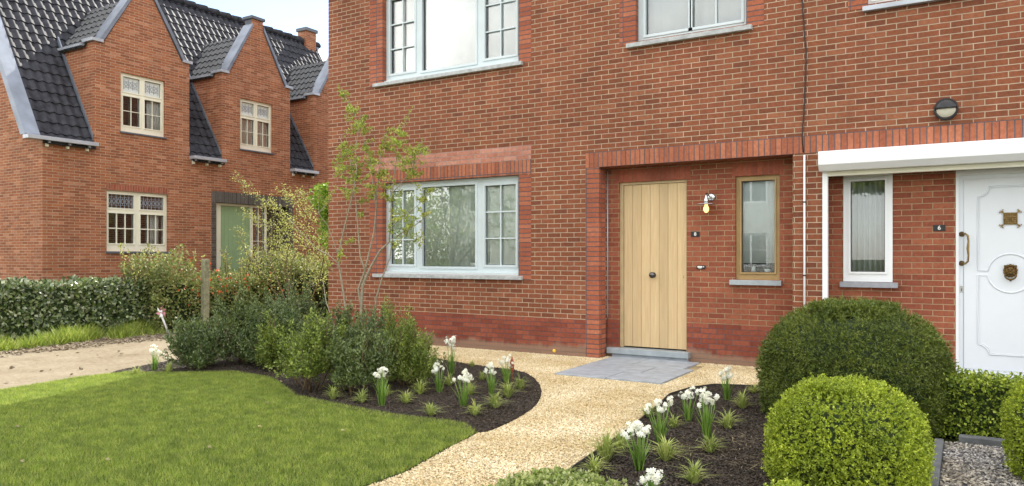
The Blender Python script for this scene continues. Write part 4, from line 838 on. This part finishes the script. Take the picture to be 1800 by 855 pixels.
def hedge(name, label, x0, x1, y0, y1, h, mat, n, L, W, rough_=.05, core='yewcore', depth=.14, top=.0, cat='hedge', spikes=0, hv=None, zb=0):
    t = thing(name, label, cat, ((x0+x1)/2, (y0+y1)/2, 0)); A = np.array([(y1-y0)*h, (y1-y0)*h, (x1-x0)*h, (x1-x0)*h, (x1-x0)*(y1-y0)]); f = rng.choice(5, n, p=A/A.sum())
    u, v = rng.random(n), rng.random(n); P = np.zeros((n, 3)); N = np.zeros((n, 3))
    for k_, (fx, fn) in enumerate((((x1, None, None), (1, 0, 0)), ((x0, None, None), (-1, 0, 0)), ((None, y0, None), (0, -1, 0)), ((None, y1, None), (0, 1, 0)), ((None, None, h), (0, 0, 1)))):
        m = f == k_; a, b = u[m], v[m]
        if k_ < 2: Q = np.stack([np.full(m.sum(), fx[0]), y0+(y1-y0)*a, h*b], -1)
        elif k_ < 4: Q = np.stack([x0+(x1-x0)*a, np.full(m.sum(), fx[1]), h*b], -1)
        else: Q = np.stack([x0+(x1-x0)*a, y0+(y1-y0)*b, np.full(m.sum(), h)], -1)
        P[m] = Q; N[m] = fn
    lump = rough_*(np.sin(P[:, 1]*5.1+P[:, 2]*3)+np.sin(P[:, 0]*6.7+P[:, 1]*2.9+1)+np.sin(P[:, 1]*13+P[:, 2]*11))*.5
    P += N*lump[:, None]; hvf = (lambda y: np.ones_like(y)) if hv is None else hv; P[:, 2] *= hvf(P[:, 1])
    P -= N*(depth*rng.random((n, 1))**1.5); P += rng.normal(size=(n, 3))*.02
    D = unit(N*.8+rdir(n)*1.0+np.array([0, 0, .1])); V, F = leaves(P, D, unit(N+rdir(n)*.7), L*(.6+.8*rng.random(n)), W*(.6+.8*rng.random(n)))
    npobj('foliage', V, F, mat, t)
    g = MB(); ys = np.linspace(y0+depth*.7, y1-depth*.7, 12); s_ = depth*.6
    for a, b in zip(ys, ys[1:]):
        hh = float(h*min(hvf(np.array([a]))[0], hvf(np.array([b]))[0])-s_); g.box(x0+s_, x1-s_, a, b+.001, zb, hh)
    g.build('shade_core', core, t); return t  # solid boxes filling the hedge, dark colour stands for inner shade
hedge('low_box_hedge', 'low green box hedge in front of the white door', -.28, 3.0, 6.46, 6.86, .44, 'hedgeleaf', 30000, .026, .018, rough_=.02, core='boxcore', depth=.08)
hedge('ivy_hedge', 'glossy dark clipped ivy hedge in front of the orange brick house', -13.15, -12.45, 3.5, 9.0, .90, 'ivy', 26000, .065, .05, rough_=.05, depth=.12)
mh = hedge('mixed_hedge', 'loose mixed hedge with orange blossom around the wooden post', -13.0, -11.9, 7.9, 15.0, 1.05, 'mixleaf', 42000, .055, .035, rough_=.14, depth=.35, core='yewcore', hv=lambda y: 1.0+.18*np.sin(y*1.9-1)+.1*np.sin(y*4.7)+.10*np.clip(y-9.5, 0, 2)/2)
n = 110; P = np.stack([-11.92+rng.normal(size=n)*.06, rng.choice([8.9, 9.2, 9.6, 10.3, 8.6], n)+rng.normal(size=n)*.14, .75+rng.normal(size=n)*.2], -1)
V, F = leaves(P, unit(rdir(n)+[1, 0, .3]), rdir(n), .06, .05); npobj('orange_blossom', V, F, 'orange', mh)
# sprigs rising out of the mixed hedge
def sprigs(parent, spots, mat, n_leaf=40, L=.05, W=.025, name='twig'):
    g = MB(); PP = []; DD = []
    for (x, y, z0, z1, lx_, ly_) in spots:
        a = Vector((x, y, z0)); b = Vector((x+lx_, y+ly_, z1)); m = (a+b)/2+Vector((lx_*.15, ly_*.15, .05)); pts = [a, m, b]; g.tube(pts, [.008, .006, .002], 5)
        for _ in range(n_leaf):
            t = random.random(); p = (a*(1-t)**2+m*2*t*(1-t)+b*t*t); d = (b-a).normalized(); PP.append(p); DD.append(Vector(d)*.6+Vector(rng.normal(size=3)))
    g.build(name, 'twig', parent); n = len(PP); V, F = leaves(np.array([tuple(p) for p in PP]), np.array([tuple(p) for p in DD]), rdir(n), L*(.6+.8*rng.random(n)), W); npobj('sprig_leaves', V, F, mat, parent)
sprigs(mh, [(-12.2+random.uniform(-.3, .3), 7.5+random.random()*5.3, .85, 1.2+random.random()*.35, random.uniform(-.1, .1), random.uniform(-.15, .15)) for _ in range(46)], 'yellow', 26, .05, .028)

def shrub(cpx, bpy_, wpx, tpy, mat, n_shoots, lab, L=.034, W=.014, spread=.85, stem=.12, nl=85, name='garden_shrub', flower=0, seed=0):
    x, y = PG(cpx, bpy_); k = ppm(x, y); h = (bpy_-tpy)/k*1.0; r_ = wpx/2/k
    r_ *= 1.2; t = thing(name, lab, 'shrub', (x, y, 0), 'evergreen shrubs along the left bed'); g = MB(); PP = []; DD = []
    lead = []
    for i in range(11):      # upright leaders of unequal height, each a loose plume of side shoots
        a = i*2.4+random.random(); rr = math.sqrt((i+.3)/11)*spread; lead.append((a, rr, h*(1-.42*rr**2)*random.uniform(.72, 1.1)))
    for i in range(n_shoots):
        a, rr, top = lead[i % 11]; cx1, cy1 = x+r_*rr*math.cos(a), y+r_*rr*math.sin(a); f = random.random()
        b0 = Vector((x+r_*.15*math.cos(a), y+r_*.15*math.sin(a), 0)) if i < 11 else Vector((x+r_*.7*rr*math.cos(a)+random.gauss(0, .02), y+r_*.7*rr*math.sin(a)+random.gauss(0, .02), top*.62*f))
        sd2 = r_*.3*(1.15-f); b2 = Vector((cx1+random.gauss(0, sd2), cy1+random.gauss(0, sd2), top*(.38+.66*f)*random.uniform(.9, 1.06))); b1 = Vector(((b0.x+b2.x*2)/3, (b0.y+b2.y*2)/3, b0.z+(b2.z-b0.z)*.42))
        if i < 30: g.tube([b0, (b0+b1*2+b2)/4, b2], [.008, .006, .002], 4)
        for _ in range(nl):
            u = (stem if i < 11 else .05)+(1-stem if i < 11 else .95)*random.random(); p = b0*(1-u)**2+b1*2*u*(1-u)+b2*u*u; d = (b1-b0)*(1-u)+(b2-b1)*u
            if p.z < h*stem*.8: continue
            PP.append((p.x+random.gauss(0, .018), p.y+random.gauss(0, .018), p.z+random.gauss(0, .010))); dn = d.normalized(); DD.append((dn.x*.6, dn.y*.6, dn.z*.6+.15))
    g.build('stem', 'twig', t); n = len(PP); D = unit(np.array(DD)+rdir(n)*.75); V, F = leaves(np.array(PP), D, rdir(n), L*(.6+.7*rng.random(n)), W*(.8+.5*rng.random(n)))
    npobj('foliage', V, F, mat, t); return t
shrub(348, 652, 92, 548, 'shdark', 130, 'lowest dark shrub, where the row ends by the sand track')
shrub(420, 642, 100, 515, 'shblue', 150, 'bluish dark shrub beside the lowest shrub of the row')
shrub(487, 648, 120, 500, 'shdark', 160, 'dark green shrub between wooden post and fresh green upright shrub')
shrub(478, 655, 62, 545, 'shgreen', 70, 'fresh green upright shrub at the lawn between two darker shrubs')
shrub(548, 690, 118, 538, 'shgreen', 150, 'leafy green shrub with bare stems showing at its foot, nearest the lawn', stem=.3, L=.032, W=.015)
shrub(590, 655, 130, 520, 'shblue', 150, 'bluish shrub standing behind the bare stemmed one')
shrub(628, 695, 108, 550, 'shblue', 140, 'bluish green shrub nearest the trunk of the multi stemmed tree', stem=.2)
shrub(668, 668, 90, 530, 'shdark', 120, 'dark shrub under the wide window beside the tall end shrub')
shrub(715, 682, 96, 520, 'shgreen', 170, 'tall dense green shrub ending the row beside gravel strip', L=.034, W=.010)
shrub(520, 625, 130, 490, 'shdark', 150, 'dark shrub at the back of the row below yellow leafed bush')
# small white litter flowers on the left shrubs come from a few pale blooms
# ---------------- multi-stem tree against the facade
def px3(p, Y=8.05, dy=0): X, Z = PY(p[0], p[1], Y+dy); return Vector((X, Y+dy, Z))
tr = thing('multi_stem_tree', 'slender multi stemmed tree with sparse fresh leaves before the brick wall', 'tree', (PY(634, 600, 8.05)[0], 8.05, 0))
stems = {
 'A': ([(633, 600), (635, 537), (638, 500), (653, 467), (668, 441), (684, 426), (687, 380), (689, 350), (692, 315), (698, 270), (704, 228)], .030, .005, 0),
 'B': ([(635, 545), (630, 508), (641, 478), (650, 440), (657, 410), (661, 370), (664, 325), (668, 285), (672, 255)], .022, .005, .06),
 'C': ([(612, 590), (605, 525), (596, 467), (594, 450), (603, 410), (614, 365), (622, 335), (627, 300), (625, 265), (630, 230), (624, 200), (604, 166)], .020, .004, -.08),
 'D': ([(596, 465), (578, 448), (556, 437), (540, 420), (520, 398), (508, 385)], .011, .004, -.08),
 'E': ([(658, 570), (661, 525), (672, 487), (685, 455), (690, 420), (716, 404), (742, 388), (755, 370)], .016, .004, .1),
 'F': ([(642, 478), (633, 450), (629, 400), (625, 350), (622, 310), (612, 270), (596, 240)], .014, .004, .02),
 'G': ([(661, 370), (655, 320), (650, 280), (640, 250), (634, 215), (632, 190)], .009, .003, .05),
 'H': ([(689, 340), (703, 325), (722, 300), (738, 270)], .009, .003, .05),
 'I': ([(690, 400), (702, 385), (722, 372), (745, 352), (760, 330)], .008, .003, .1),
 'J': ([(594, 450), (585, 420), (575, 395), (560, 375)], .008, .003, -.1)}
spts = []
for k_, (pl, r0, r1, dy) in stems.items():
    pts = []
    for a, b in zip(pl, pl[1:]):
        for q in (0, .5): pts.append((a[0]+(b[0]-a[0])*q, a[1]+(b[1]-a[1])*q))
    pts.append(pl[-1]); P3 = [px3(p, dy=dy*min(1, i/8)+random.gauss(0, .006)) for i, p in enumerate(pts)]
    if k_ in ('A', 'C', 'E'): P3 = [Vector((P3[0].x, P3[0].y, 0))]+P3
    rr = [r0+(r1-r0)*i/(len(P3)-1) for i in range(len(P3))]
    g = MB(); g.tube(P3, [a*.8 for a in rr], 8); g.build('trunk' if k_ == 'A' else 'branch', 'bark', tr); spts += P3[len(P3)//3:]
clus = [(602, 165, 14), (612, 178, 16), (624, 198, 18), (618, 215, 20), (634, 222, 20), (650, 236, 18), (590, 280, 18), (606, 292, 22), (622, 272, 22), (640, 262, 20), (655, 276, 20), (668, 292, 20), (690, 238, 22), (702, 226, 20), (715, 250, 22), (728, 268, 22), (738, 298, 20), (718, 305, 22), (700, 276, 24), (684, 262, 18), (680, 318, 22), (600, 325, 20), (588, 300, 18), (612, 345, 16), (742, 350, 12), (730, 385, 14), (712, 402, 12), (704, 372, 14), (690, 395, 12), (640, 325, 18), (660, 310, 18), (584, 340, 14), (650, 350, 12), (745, 375, 10), (735, 432, 12), (700, 428, 10), (598, 458, 10), (582, 470, 8), (620, 420, 8), (640, 380, 8), (676, 345, 14), (692, 350, 14), (630, 300, 20), (645, 290, 20), (712, 285, 20), (748, 260, 10), (608, 255, 16), (566, 420, 8), (760, 335, 8)]
g = MB(); PP = []; DD = []
for (cx_, cy_, cr_) in clus:
    for _ in range(max(2, cr_//3)):
        p = px3((cx_+random.gauss(0, cr_*.5), cy_+random.gauss(0, cr_*.5)), dy=random.gauss(0, .16)); q = min(spts, key=lambda s_: (s_-p).length)
        m = (p+q)/2+Vector((0, 0, -.03)); g.tube([q, m, p], [.0035, .0028, .0015], 4, cap=False)
        for _ in range(random.randint(16, 32)):
            t_ = random.uniform(.35, 1.05); b_ = q*(1-t_)**2+m*2*t_*(1-t_)+p*t_*t_; PP.append((b_.x+random.gauss(0, .012), b_.y+random.gauss(0, .012), b_.z+random.gauss(0, .012))); DD.append(rng.normal(size=3)+np.array([0, 0, .3]))
g.build('twig', 'bark', tr); n = len(PP); V, F = leaves(np.array(PP), np.array(DD), rdir(n), .042*(.6+.7*rng.random(n)), .022, .2); npobj('crown', V, F, 'spring', tr)
# thin bare saplings in the bed
for i, (pts, lab) in enumerate((([(576, 560), (566, 520), (560, 490), (568, 475)], 'bare pale twig curving up from the shrubs left of the tree'),)):
    g = MB(); X0, Y0_ = PG(610, 680); base = Vector((X0, Y0_, 0)); Yc = 6.6
    P3 = [Vector((PY(a, b, Yc)[0], Yc, PY(a, b, Yc)[1])) for a, b in ((612, 640), (602, 600), (585, 565), (573, 530), (568, 495), (556, 500), (545, 505))]
    g.tube([Vector((P3[0].x+.03, Yc, 0))]+P3, [.008]*2+[.007, .006, .006, .005, .004, .003], 6); tag(g.build('bare_sapling', 'bark'), lab, 'sapling')
# ---------------- yellow leafed bush at the house corner
yb = thing('yellow_bush', 'arching bush with pale yellow green leaves beside the house corner', 'shrub', (-10.9, 10.4, 0))
def pq(x, y, Y): X, Z = PY(x, y, Y); return Vector((X, Y, Z))
arch = [[(520, 560), (535, 500), (545, 440), (520, 400), (480, 370), (445, 340), (412, 308)], [(520, 560), (500, 480), (510, 420), (500, 380), (470, 350)], [(515, 560), (490, 500), (470, 440), (480, 400), (450, 385), (432, 372)],
        [(525, 560), (548, 480), (560, 430), (562, 380), (540, 350), (520, 335)], [(520, 560), (480, 510), (452, 470), (430, 440), (420, 400)], [(530, 560), (560, 500), (570, 450), (568, 400)], [(520, 560), (510, 470), (530, 420), (545, 380), (510, 350), (495, 330)], [(520, 560), (470, 520), (440, 500), (410, 480)], [(530, 560), (550, 520), (566, 470), (572, 430)], [(520, 560), (500, 450), (480, 430), (500, 400), (560, 360)]]
g = MB(); PP = []
for i, pl in enumerate(arch):
    Y_ = 10.2+.18*math.sin(i*2.3)
    P3 = [pq(a, b, Y_) for a, b in pl]; P3 = [Vector((-10.9, 10.4, 0))]+P3; g.tube(P3, [.014]+[.011-.0013*j for j in range(len(P3)-1)], 5)
    for j in range(2, len(P3)-1):
        for _ in range(150):
            t_ = random.random(); p = P3[j].lerp(P3[j+1], t_); s_ = .13*(1-.6*(j-2)/max(1, len(P3)-3)); PP.append((p.x+random.gauss(0, s_), p.y+random.gauss(0, s_), p.z+random.gauss(0, s_*.8)))
g.build('stem', 'twig', yb); n = len(PP); V, F = leaves(np.array(PP), rdir(n)+[.2, 0, .1], rdir(n), .042*(.6+.7*rng.random(n)), .022); npobj('foliage', V, F, 'yellow', yb)
# climber on the side wall
cl = thing('climbing_plant', 'bright green climber on the side wall of the oak door house', 'climber', (-9.1, 9.6, 0))
n = 5200; y_ = 9.25+rng.random(n)*1.3; z_ = rng.random(n)**.8*2.55; x_ = -9.0-rng.random(n)**.7*(.10+.16*np.abs(np.sin(z_*3.1+y_*2)))
m = (z_ < 2.5-.5*np.abs(y_-9.7)); P = np.stack([x_, y_, z_], -1)[m]; Q = unit(rng.normal(size=(4200, 3)))*rng.random((4200, 1))**.4*[.36, .4, .62]; Q = Q*(1+.25*np.sin(Q[:, 2:]*9))+[-9.33, 9.55, 2.2]; P = np.concatenate([P, Q]); n = len(P); V, F = leaves(P, rdir(n)+[-.8, -.3, .1], rdir(n), .06, .04); npobj('foliage', V, F, 'bright', cl)
g = MB()
for k_ in range(5): g.tube([(-9.0, 9.6, 0), (-9.01, 9.3+k_*.2, 1.0), (-9.01, 9.4+k_*.2, 2.0)], [.015, .01, .004], 6)
g.build('stem', 'twig', cl)
# wooden post, toy windmill
X, Yp = -11.75, 0; Yp = PX(360, 500, X)[0]; g = MB(); g.prism([(X-.055, Yp-.055, 0), (X+.055, Yp-.055, 0), (X+.055, Yp+.055, 0), (X-.055, Yp+.055, 0)], (0, 0, -.05), (.01, .01, PX(360, 456, X)[1])); tag(g.build('wooden_post', 'post', bevel=.012), 'weathered mossy wooden post standing in the mixed hedge', 'post')
X = -11.55; Yt, Zt = PX(281, 548, X); Yb_, _z = PX(293, 583, X); t = thing('toy_windmill', 'small pink toy windmill on leaning white stick before the hedge', 'toy', (X, Yb_, 0))
g = MB(); g.tube([(X, Yb_+.05, 0), (X, Yt, Zt)], .016, 8); g.build('stick', 'white', t)
g = MB()
for i in range(6):
    a = R(60*i+12); b = R(60*i+50); g.prism([(X+.02, Yt, Zt), (X+.03, Yt+.10*math.cos(a), Zt+.10*math.sin(a)), (X+.05, Yt+.07*math.cos(b), Zt+.07*math.sin(b))], (0, 0, 0), (.004, 0, 0)); g.cur = i % 2
g.lathe((X+.03, Yt, Zt), (1, 0, 0), [(.02, 0), (.018, .02), (0, .025)], 10); g.build('sails', ['pink', 'white'], t)

# ---------------- lawn, gravel, mulch, pebbles
def blades(P, H, Wd, mat, name, lean=.35, z=0., parent=None):
    n = len(P); a = rng.random(n)*2*np.pi; S = np.stack([np.cos(a), np.sin(a), np.zeros(n)], -1); b = rng.random(n)*2*np.pi; l = H*lean*(.2+rng.random(n))
    P3 = np.column_stack([P, np.full(n, z)]) if P.shape[1] == 2 else P; T = P3+np.stack([np.cos(b)*l, np.sin(b)*l, H], -1)
    V = np.stack([P3-S*Wd/2, P3+S*Wd/2, T], 1).reshape(-1, 3); return npobj(name, V, np.arange(3*n).reshape(n, 3), mat, parent)
P = sample(lawn, 16000); P = P[P[:, 1] > .4]; P = P+rng.normal(size=P.shape)*.004
patch = .5+.5*np.sin(P[:, 0]*2.1+np.sin(P[:, 1]*1.7)*1.5)*np.sin(P[:, 1]*2.6+np.cos(P[:, 0]*1.3)); H = (.020+.008*patch+.012*rng.random(len(P)))
o = blades(P, H, .0046, 'grass', 'lawn_grass', .9, .014); tag(o, 'short mown green lawn on the left of the gravel path', 'grass', kind='stuff')
P = sample([p for p in gp], 15000); keep = ~pip(P, lb) & ~pip(P, lawn) & ~pip(P, rb) & ~((P[:, 0] > -3.99) & (P[:, 0] < -2.71) & (P[:, 1] > 7.49)) & (P[:, 1] > 1.6)
P = P[keep]; P = np.concatenate([P, sample([(-4.11, 8.98), (-1.71, 8.98), (-1.71, 9.26), (-4.11, 9.26)], 15000)]); P = P[~((P[:, 0] > -4.0) & (P[:, 0] < -2.83) & (P[:, 1] > 8.9))]
V, F = stone_mesh(np.column_stack([P, .008+.005*rng.random(len(P))]), .0056); tag(npobj('gravel', V, F, 'gravel'), 'cream yellow gravel covering path and wall strip', 'gravel', kind='stuff')
P = sample([(-.13, 2.5), (2.4, 2.5), (2.4, 6.24), (-.13, 6.24)], 5200); V, F = stone_mesh(np.column_stack([P, .010+.006*rng.random(len(P))]), .0095); tag(npobj('pebbles', V, F, 'pebble'), 'grey and white pebbles beside the box domes', 'pebbles', kind='stuff')
P = np.concatenate([sample(lb, 5200), sample(rb, 5200)]); V, F = stone_mesh(np.column_stack([P, .018+.008*rng.random(len(P))]), .0075, .6); tag(npobj('mulch', V, F, 'mulch'), 'dark crumbly soil and bark in the flower beds', 'soil', kind='stuff')
P = np.concatenate([sample([(-11.9, 2), (-10.9, 2), (-11.0, 9), (-11.9, 9)], 240), sample([(-11.0, 2), (-8.3, 2), (-8.6, 9), (-11.0, 9)], 3)])
V, F = stone_mesh(np.column_stack([P, .012+.015*rng.random(len(P))]), .022, .55); tag(npobj('earth_clods', V, F, 'clods'), 'dry brown clods of earth along the sand track', 'earth', kind='stuff')
P = sample([(-12.5, 2.5), (-11.75, 2.5), (-11.45, 5), (-11.75, 6.5), (-11.6, 9), (-11.3, 11), (-12.5, 11)], 3400); pt = np.sin(P[:, 1]*3.7+P[:, 0]*5)*np.sin(P[:, 1]*1.9+2)+.6*np.sin(P[:, 1]*9.1+P[:, 0]*7); P = P[rng.random(len(P)) < .45+.5*pt]; n = len(P); pt = np.sin(P[:, 1]*3.7+P[:, 0]*5)*np.sin(P[:, 1]*1.9+2)
tag(blades(P, (.06+.16*rng.random(n))*(1+.5*pt), .018, 'grass', 'ground_cover', .8, .0), 'rough green ground cover and grass at the hedge foot', 'ground cover', kind='stuff')

# ---------------- tufts
tuft_defs = [  # base pixel, size, label
 (637, 712, .15, 'yellow green grass tuft left of the nearest narcissus clump'), (680, 700, .12, 'small grass tuft just behind the nearest left narcissus clump'),
 (713, 713, .15, 'grass tuft midway between lawn edge and shrubs, right of nearest narcissus'), (738, 697, .17, 'grass tuft at the foot of the tall end shrub'),
 (757, 735, .15, 'grass tuft at lawn edge below the middle of the left bed'), (835, 735, .15, 'lowest grass tuft at the front edge of left bed'),
 (870, 722, .18, 'bushy grass tuft near the tip of the left bed'), (893, 703, .19, 'grass tuft close to curved gravel edge, middle of three'),
 (915, 688, .17, 'grass tuft nearest the curved gravel edge'), (790, 682, .15, 'grass tuft behind the two front narcissus clumps'),
 (826, 698, .15, 'grass tuft between two narcissus clumps in the left bed'), (848, 672, .12, 'grass tuft in the left bed behind the ringed flowers'),
 (830, 648, .10, 'tiny grass tuft on the gravel edge under the wall'), (585, 706, .15, 'grass tuft in front of the bare stemmed shrub'),
 (606, 690, .11, 'faint grass tuft at the shrub feet left of others'), (240, 662, .12, 'pale tuft at the far left tip of the bed'),
 (297, 657, .14, 'yellow tuft against the leftmost shrub'), (372, 645, .16, 'bright yellow green tuft between two left shrubs'),
 (432, 641, .12, 'small bright tuft below the bluish shrub'), (845, 800, .0, ''),
 (1065, 815, .22, 'large grass tuft at the left point of right bed'), (1090, 795, .15, 'grass tuft just behind the large left one'), (1045, 838, .14, 'grass tuft touching the variegated bush'),
 (1170, 815, .19, 'spreading grass tuft in the middle of right bed'), (1185, 757, .13, 'small grass tuft between the two middle narcissus clumps'),
 (1280, 758, .17, 'grass tuft with dry litter right of middle narcissus'), (1305, 722, .17, 'grass tuft beside the rearmost right narcissus clump'),
 (1140, 738, .15, 'grass tuft at the gravel edge of the right bed'), (1248, 800, .15, 'thin dry tuft under the tall front narcissus'), (1220, 855, .16, 'broad tuft at the bottom edge near box dome'), (1325, 695, .12, 'thin tuft touching the big yew'), (1112, 762, .10, 'tiny tuft beside edging strip')]
for (a, b, s_, lab) in tuft_defs:
    if s_ == 0: continue
    x, y = PG(a, b); 
    s_ *= 1.25; n = int(75*s_/.14); an = rng.random(n)*2*np.pi; rr = .25+.75*rng.random(n); L_ = s_*.85*(.6+.5*rng.random(n)); V = []; F = []
    for i in range(n):
        d = np.array([math.cos(an[i]), math.sin(an[i]), 0]); sd_ = np.array([-d[1], d[0], 0])*.0036; b0 = np.array([x, y, .012])+d*.012*rr[i]; le = L_[i]*rr[i]*1.05*random.uniform(.5, 1.2); hh = L_[i]*(1.1-.55*rr[i]**2)*random.uniform(.7, 1.15)
        p1 = b0+d*le*.35+[0, 0, hh*.65]; p2 = b0+d*le+[0, 0, hh*(.95-.3*rr[i])]; o_ = len(V); V += [b0-sd_, b0+sd_, p1+sd_, p1-sd_, p2]; F += [(o_, o_+1, o_+2), (o_, o_+2, o_+3), (o_+3, o_+2, o_+4)]
    tag(npobj('grass_tuft', np.array(V), np.array(F), 'tuft'), lab, 'grass tuft', 'grass tufts planted in the beds')
# ---------------- narcissus clumps
nar = [(672, 718, 640, 9, 'nearest white narcissus clump in the left bed, at lawn side', .05), (772, 694, 630, 7, 'compact round headed white narcissus clump below the rear one', .035), (793, 665, 588, 9, 'tall white narcissus clump nearest the brick wall, left bed', .05),
       (815, 718, 650, 10, 'wide white narcissus clump in the middle of left bed', .065), (864, 698, 637, 8, 'white narcissus clump with loose side flowers near bed tip', .055), (890, 676, 623, 7, 'white narcissus clump beside a reddish spike at bed tip', .05),
       (1278, 708, 643, 9, 'rearmost white narcissus clump by the big yew', .05), (1210, 745, 682, 8, 'white narcissus clump with two spread flower heads, right bed', .075), (1243, 777, 680, 12, 'tallest white narcissus clump in the centre of right bed', .05),
       (1160, 783, 697, 9, 'white narcissus clump at the gravel side of right bed', .065), (1125, 832, 738, 13, 'largest white narcissus clump, just behind the variegated bush', .085), (1140, 872, 824, 8, 'white narcissus clump cut by the bottom edge behind variegated bush', .05), (272, 654, 606, 8, 'lone white narcissus clump at the far left by the sand', .04)]
def floret(c, d, s):
    d = unit(np.array(d, float)); a = unit(np.cross(d, [.3, .2, .9])); b = np.cross(d, a); V = []; F = []; V.append(c)
    for k_ in range(6):
        t = k_*math.pi/3
        for q, r_ in ((-.42, .62), (0, 1.), (.42, .62)): V.append(c+(a*math.cos(t+q)+b*math.sin(t+q))*s*r_-d*s*.12*r_)
        i = 1+3*k_; F.append((0, i, i+1, i+2))
    i0 = len(V)
    for k_ in range(6): t = k_*math.pi/3+.3; V.append(c+(a*math.cos(t)+b*math.sin(t))*s*.2+d*.001); 
    for k_ in range(6): t = k_*math.pi/3+.3; V.append(c+(a*math.cos(t)+b*math.sin(t))*s*.28+d*s*.35)
    for k_ in range(6): F.append((i0+k_, i0+(k_+1) % 6, i0+6+(k_+1) % 6, i0+6+k_))
    return V, F
for (a, b, tp, nh, lab, sp_) in nar:
    x, y = PG(a, b); h = (b-tp)/ppm(x, y)*.98; t = thing('narcissus_clump', lab, 'flowers', (x, y, .01), 'white narcissus clumps in the beds')
    V = []; F = []; gs = MB(); FV = []; FF_ = []
    for i in range(26):
        an = random.random()*6.28; rr = random.random(); hh = h*random.uniform(.38, .66); d = np.array([math.cos(an), math.sin(an), 0]); sd_ = np.array([-d[1], d[0], 0])*random.uniform(.003, .005)
        b0 = np.array([x, y, .01])+d*.028*rr; p1 = b0+d*.035*rr+[0, 0, hh*.6]; p2 = b0+d*(.09*rr+.012)+[0, 0, hh]; o_ = len(V); V += [b0-sd_*.8, b0+sd_*.8, p1+sd_, p1-sd_, p2+sd_*.3, p2-sd_*.3]; F += [(o_, o_+1, o_+2, o_+3), (o_+3, o_+2, o_+4, o_+5)]
    npobj('leaves', np.array(V), np.array(F), 'blade', t)
    for i in range(int(nh*1.2)):
        an = random.random()*6.28; rr = random.random()**.6; top = Vector((x+sp_*1.35*rr*math.cos(an), y+sp_*1.35*rr*math.sin(an), h*random.uniform(.76, 1.0)-(.06*h if rr > .8 else 0)-.02)); base = Vector((x+.02*math.cos(an), y+.02*math.sin(an), .01))
        gs.tube([base, (base+top)/2+Vector((-.006*math.cos(an), -.006*math.sin(an), 0)), top], [.0035, .003, .0025], 5)
        for _ in range(random.randint(4, 6)):
            d = rng.normal(size=3)*.9+[.3, -.9, .4]; c = np.array(top)+unit(d)*random.uniform(.016, .036)+[0, 0, .005]; v_, f_ = floret(c, d, random.uniform(.015, .021)); o_ = len(FV); FV += v_; FF_ += [tuple(o_+k_ for k_ in q) for q in f_]
    gs.build('stalk', 'blade', t); npobj('petals', np.array(FV), np.array(FF_), 'petal', t)
# reddish spike next to the clump at the bed tip
x, y = PG(900, 676); g = MB(); g.lathe((x, y, 0), (0, 0, 1), [(.006, 0), (.006, .12), (.022, .15), (.026, .2), (.018, .25), (.004, .29)], 9); M['redspike'] = plain('reddish_spike', (.28, .07, .035), .7, var=.4, scale=60, bump=.004); tag(g.build('red_flower_spike', 'redspike'), 'reddish brown flower spike at the tip of the left bed', 'flower')

# ---------------- trees across the street, mirrored in the window glass
for (x, y, h, r_, lab) in ((-26.6, -13.0, 8.5, 3.8, 'leafy tree across the street left of the cream house, seen mirrored'), (-1.2, -13., 7.0, 2.6, 'leafy tree across the street right of the cream house, seen mirrored')):
    t = thing('broadleaf_tree', lab, 'tree', (x, y, 0)); g = MB(); g.tube([(x, y, 0), (x+.1, y, h*.35), (x, y+.1, h*.7)], [.22, .17, .06], 10)
    ends = []
    for k_ in range(14):
        a = k_*2.4; e = Vector((x+r_*.7*math.cos(a), y+r_*.7*math.sin(a), h*((.14 if x < -10 else .45)+.75*random.random()*(1 if x < -10 else .66)))); g.tube([(x, y, h*.3), (x+r_*.3*math.cos(a), y+r_*.3*math.sin(a), h*.45), e], [.08, .05, .02], 6); ends.append(e)
    g.build('trunk', 'twig', t); n = 20000; C = np.array([tuple(e) for e in ends])[rng.integers(0, 14, n)]+rng.normal(size=(n, 3))*[r_*.28, r_*.28, h*.09]
    C[:, 2] = np.maximum(C[:, 2], .8 if x < -10 else 3.2+C[:, 2]*.2); V, F = leaves(C, rdir(n), rdir(n), .16, .11); npobj('crown', V, F, 'spring', t)

# ---------------- litter
n = 150; c = np.array([(-1.45, 5.45), (-1.2, 5.0), (-1.6, 5.0)])[rng.integers(0, 3, n)]+rng.normal(size=(n, 2))*.13; P = np.column_stack([c, .028+.01*rng.random(n)]); D = rdir(n)*[1, 1, .12]
V, F = leaves(P, D, np.tile([0, 0, 1.], (n, 1)), .10, .004, 0); tag(npobj('dry_litter', V, F, 'straw'), 'dry straw litter on the dark soil of the right bed', 'litter', kind='stuff')
for (a, b) in ((468, 711), (453, 753), (35, 815), (185, 812), (28, 753), (365, 790), (492, 673), (600, 760)):
    x, y = PG(a, b, .03); V, F = leaves(np.array([[x, y, .040], [x+.004, y, .041]]), np.array([[1, .4, .1], [-.5, 1, .2]]), np.array([[0, 0, 1.], [0, .2, 1.]]), .035, .02, .2)
    tag(npobj('fallen_leaf', V, F, 'straw'), 'tiny dry leaf lying on the mown lawn', 'fallen leaf', 'dry leaves on the lawn')
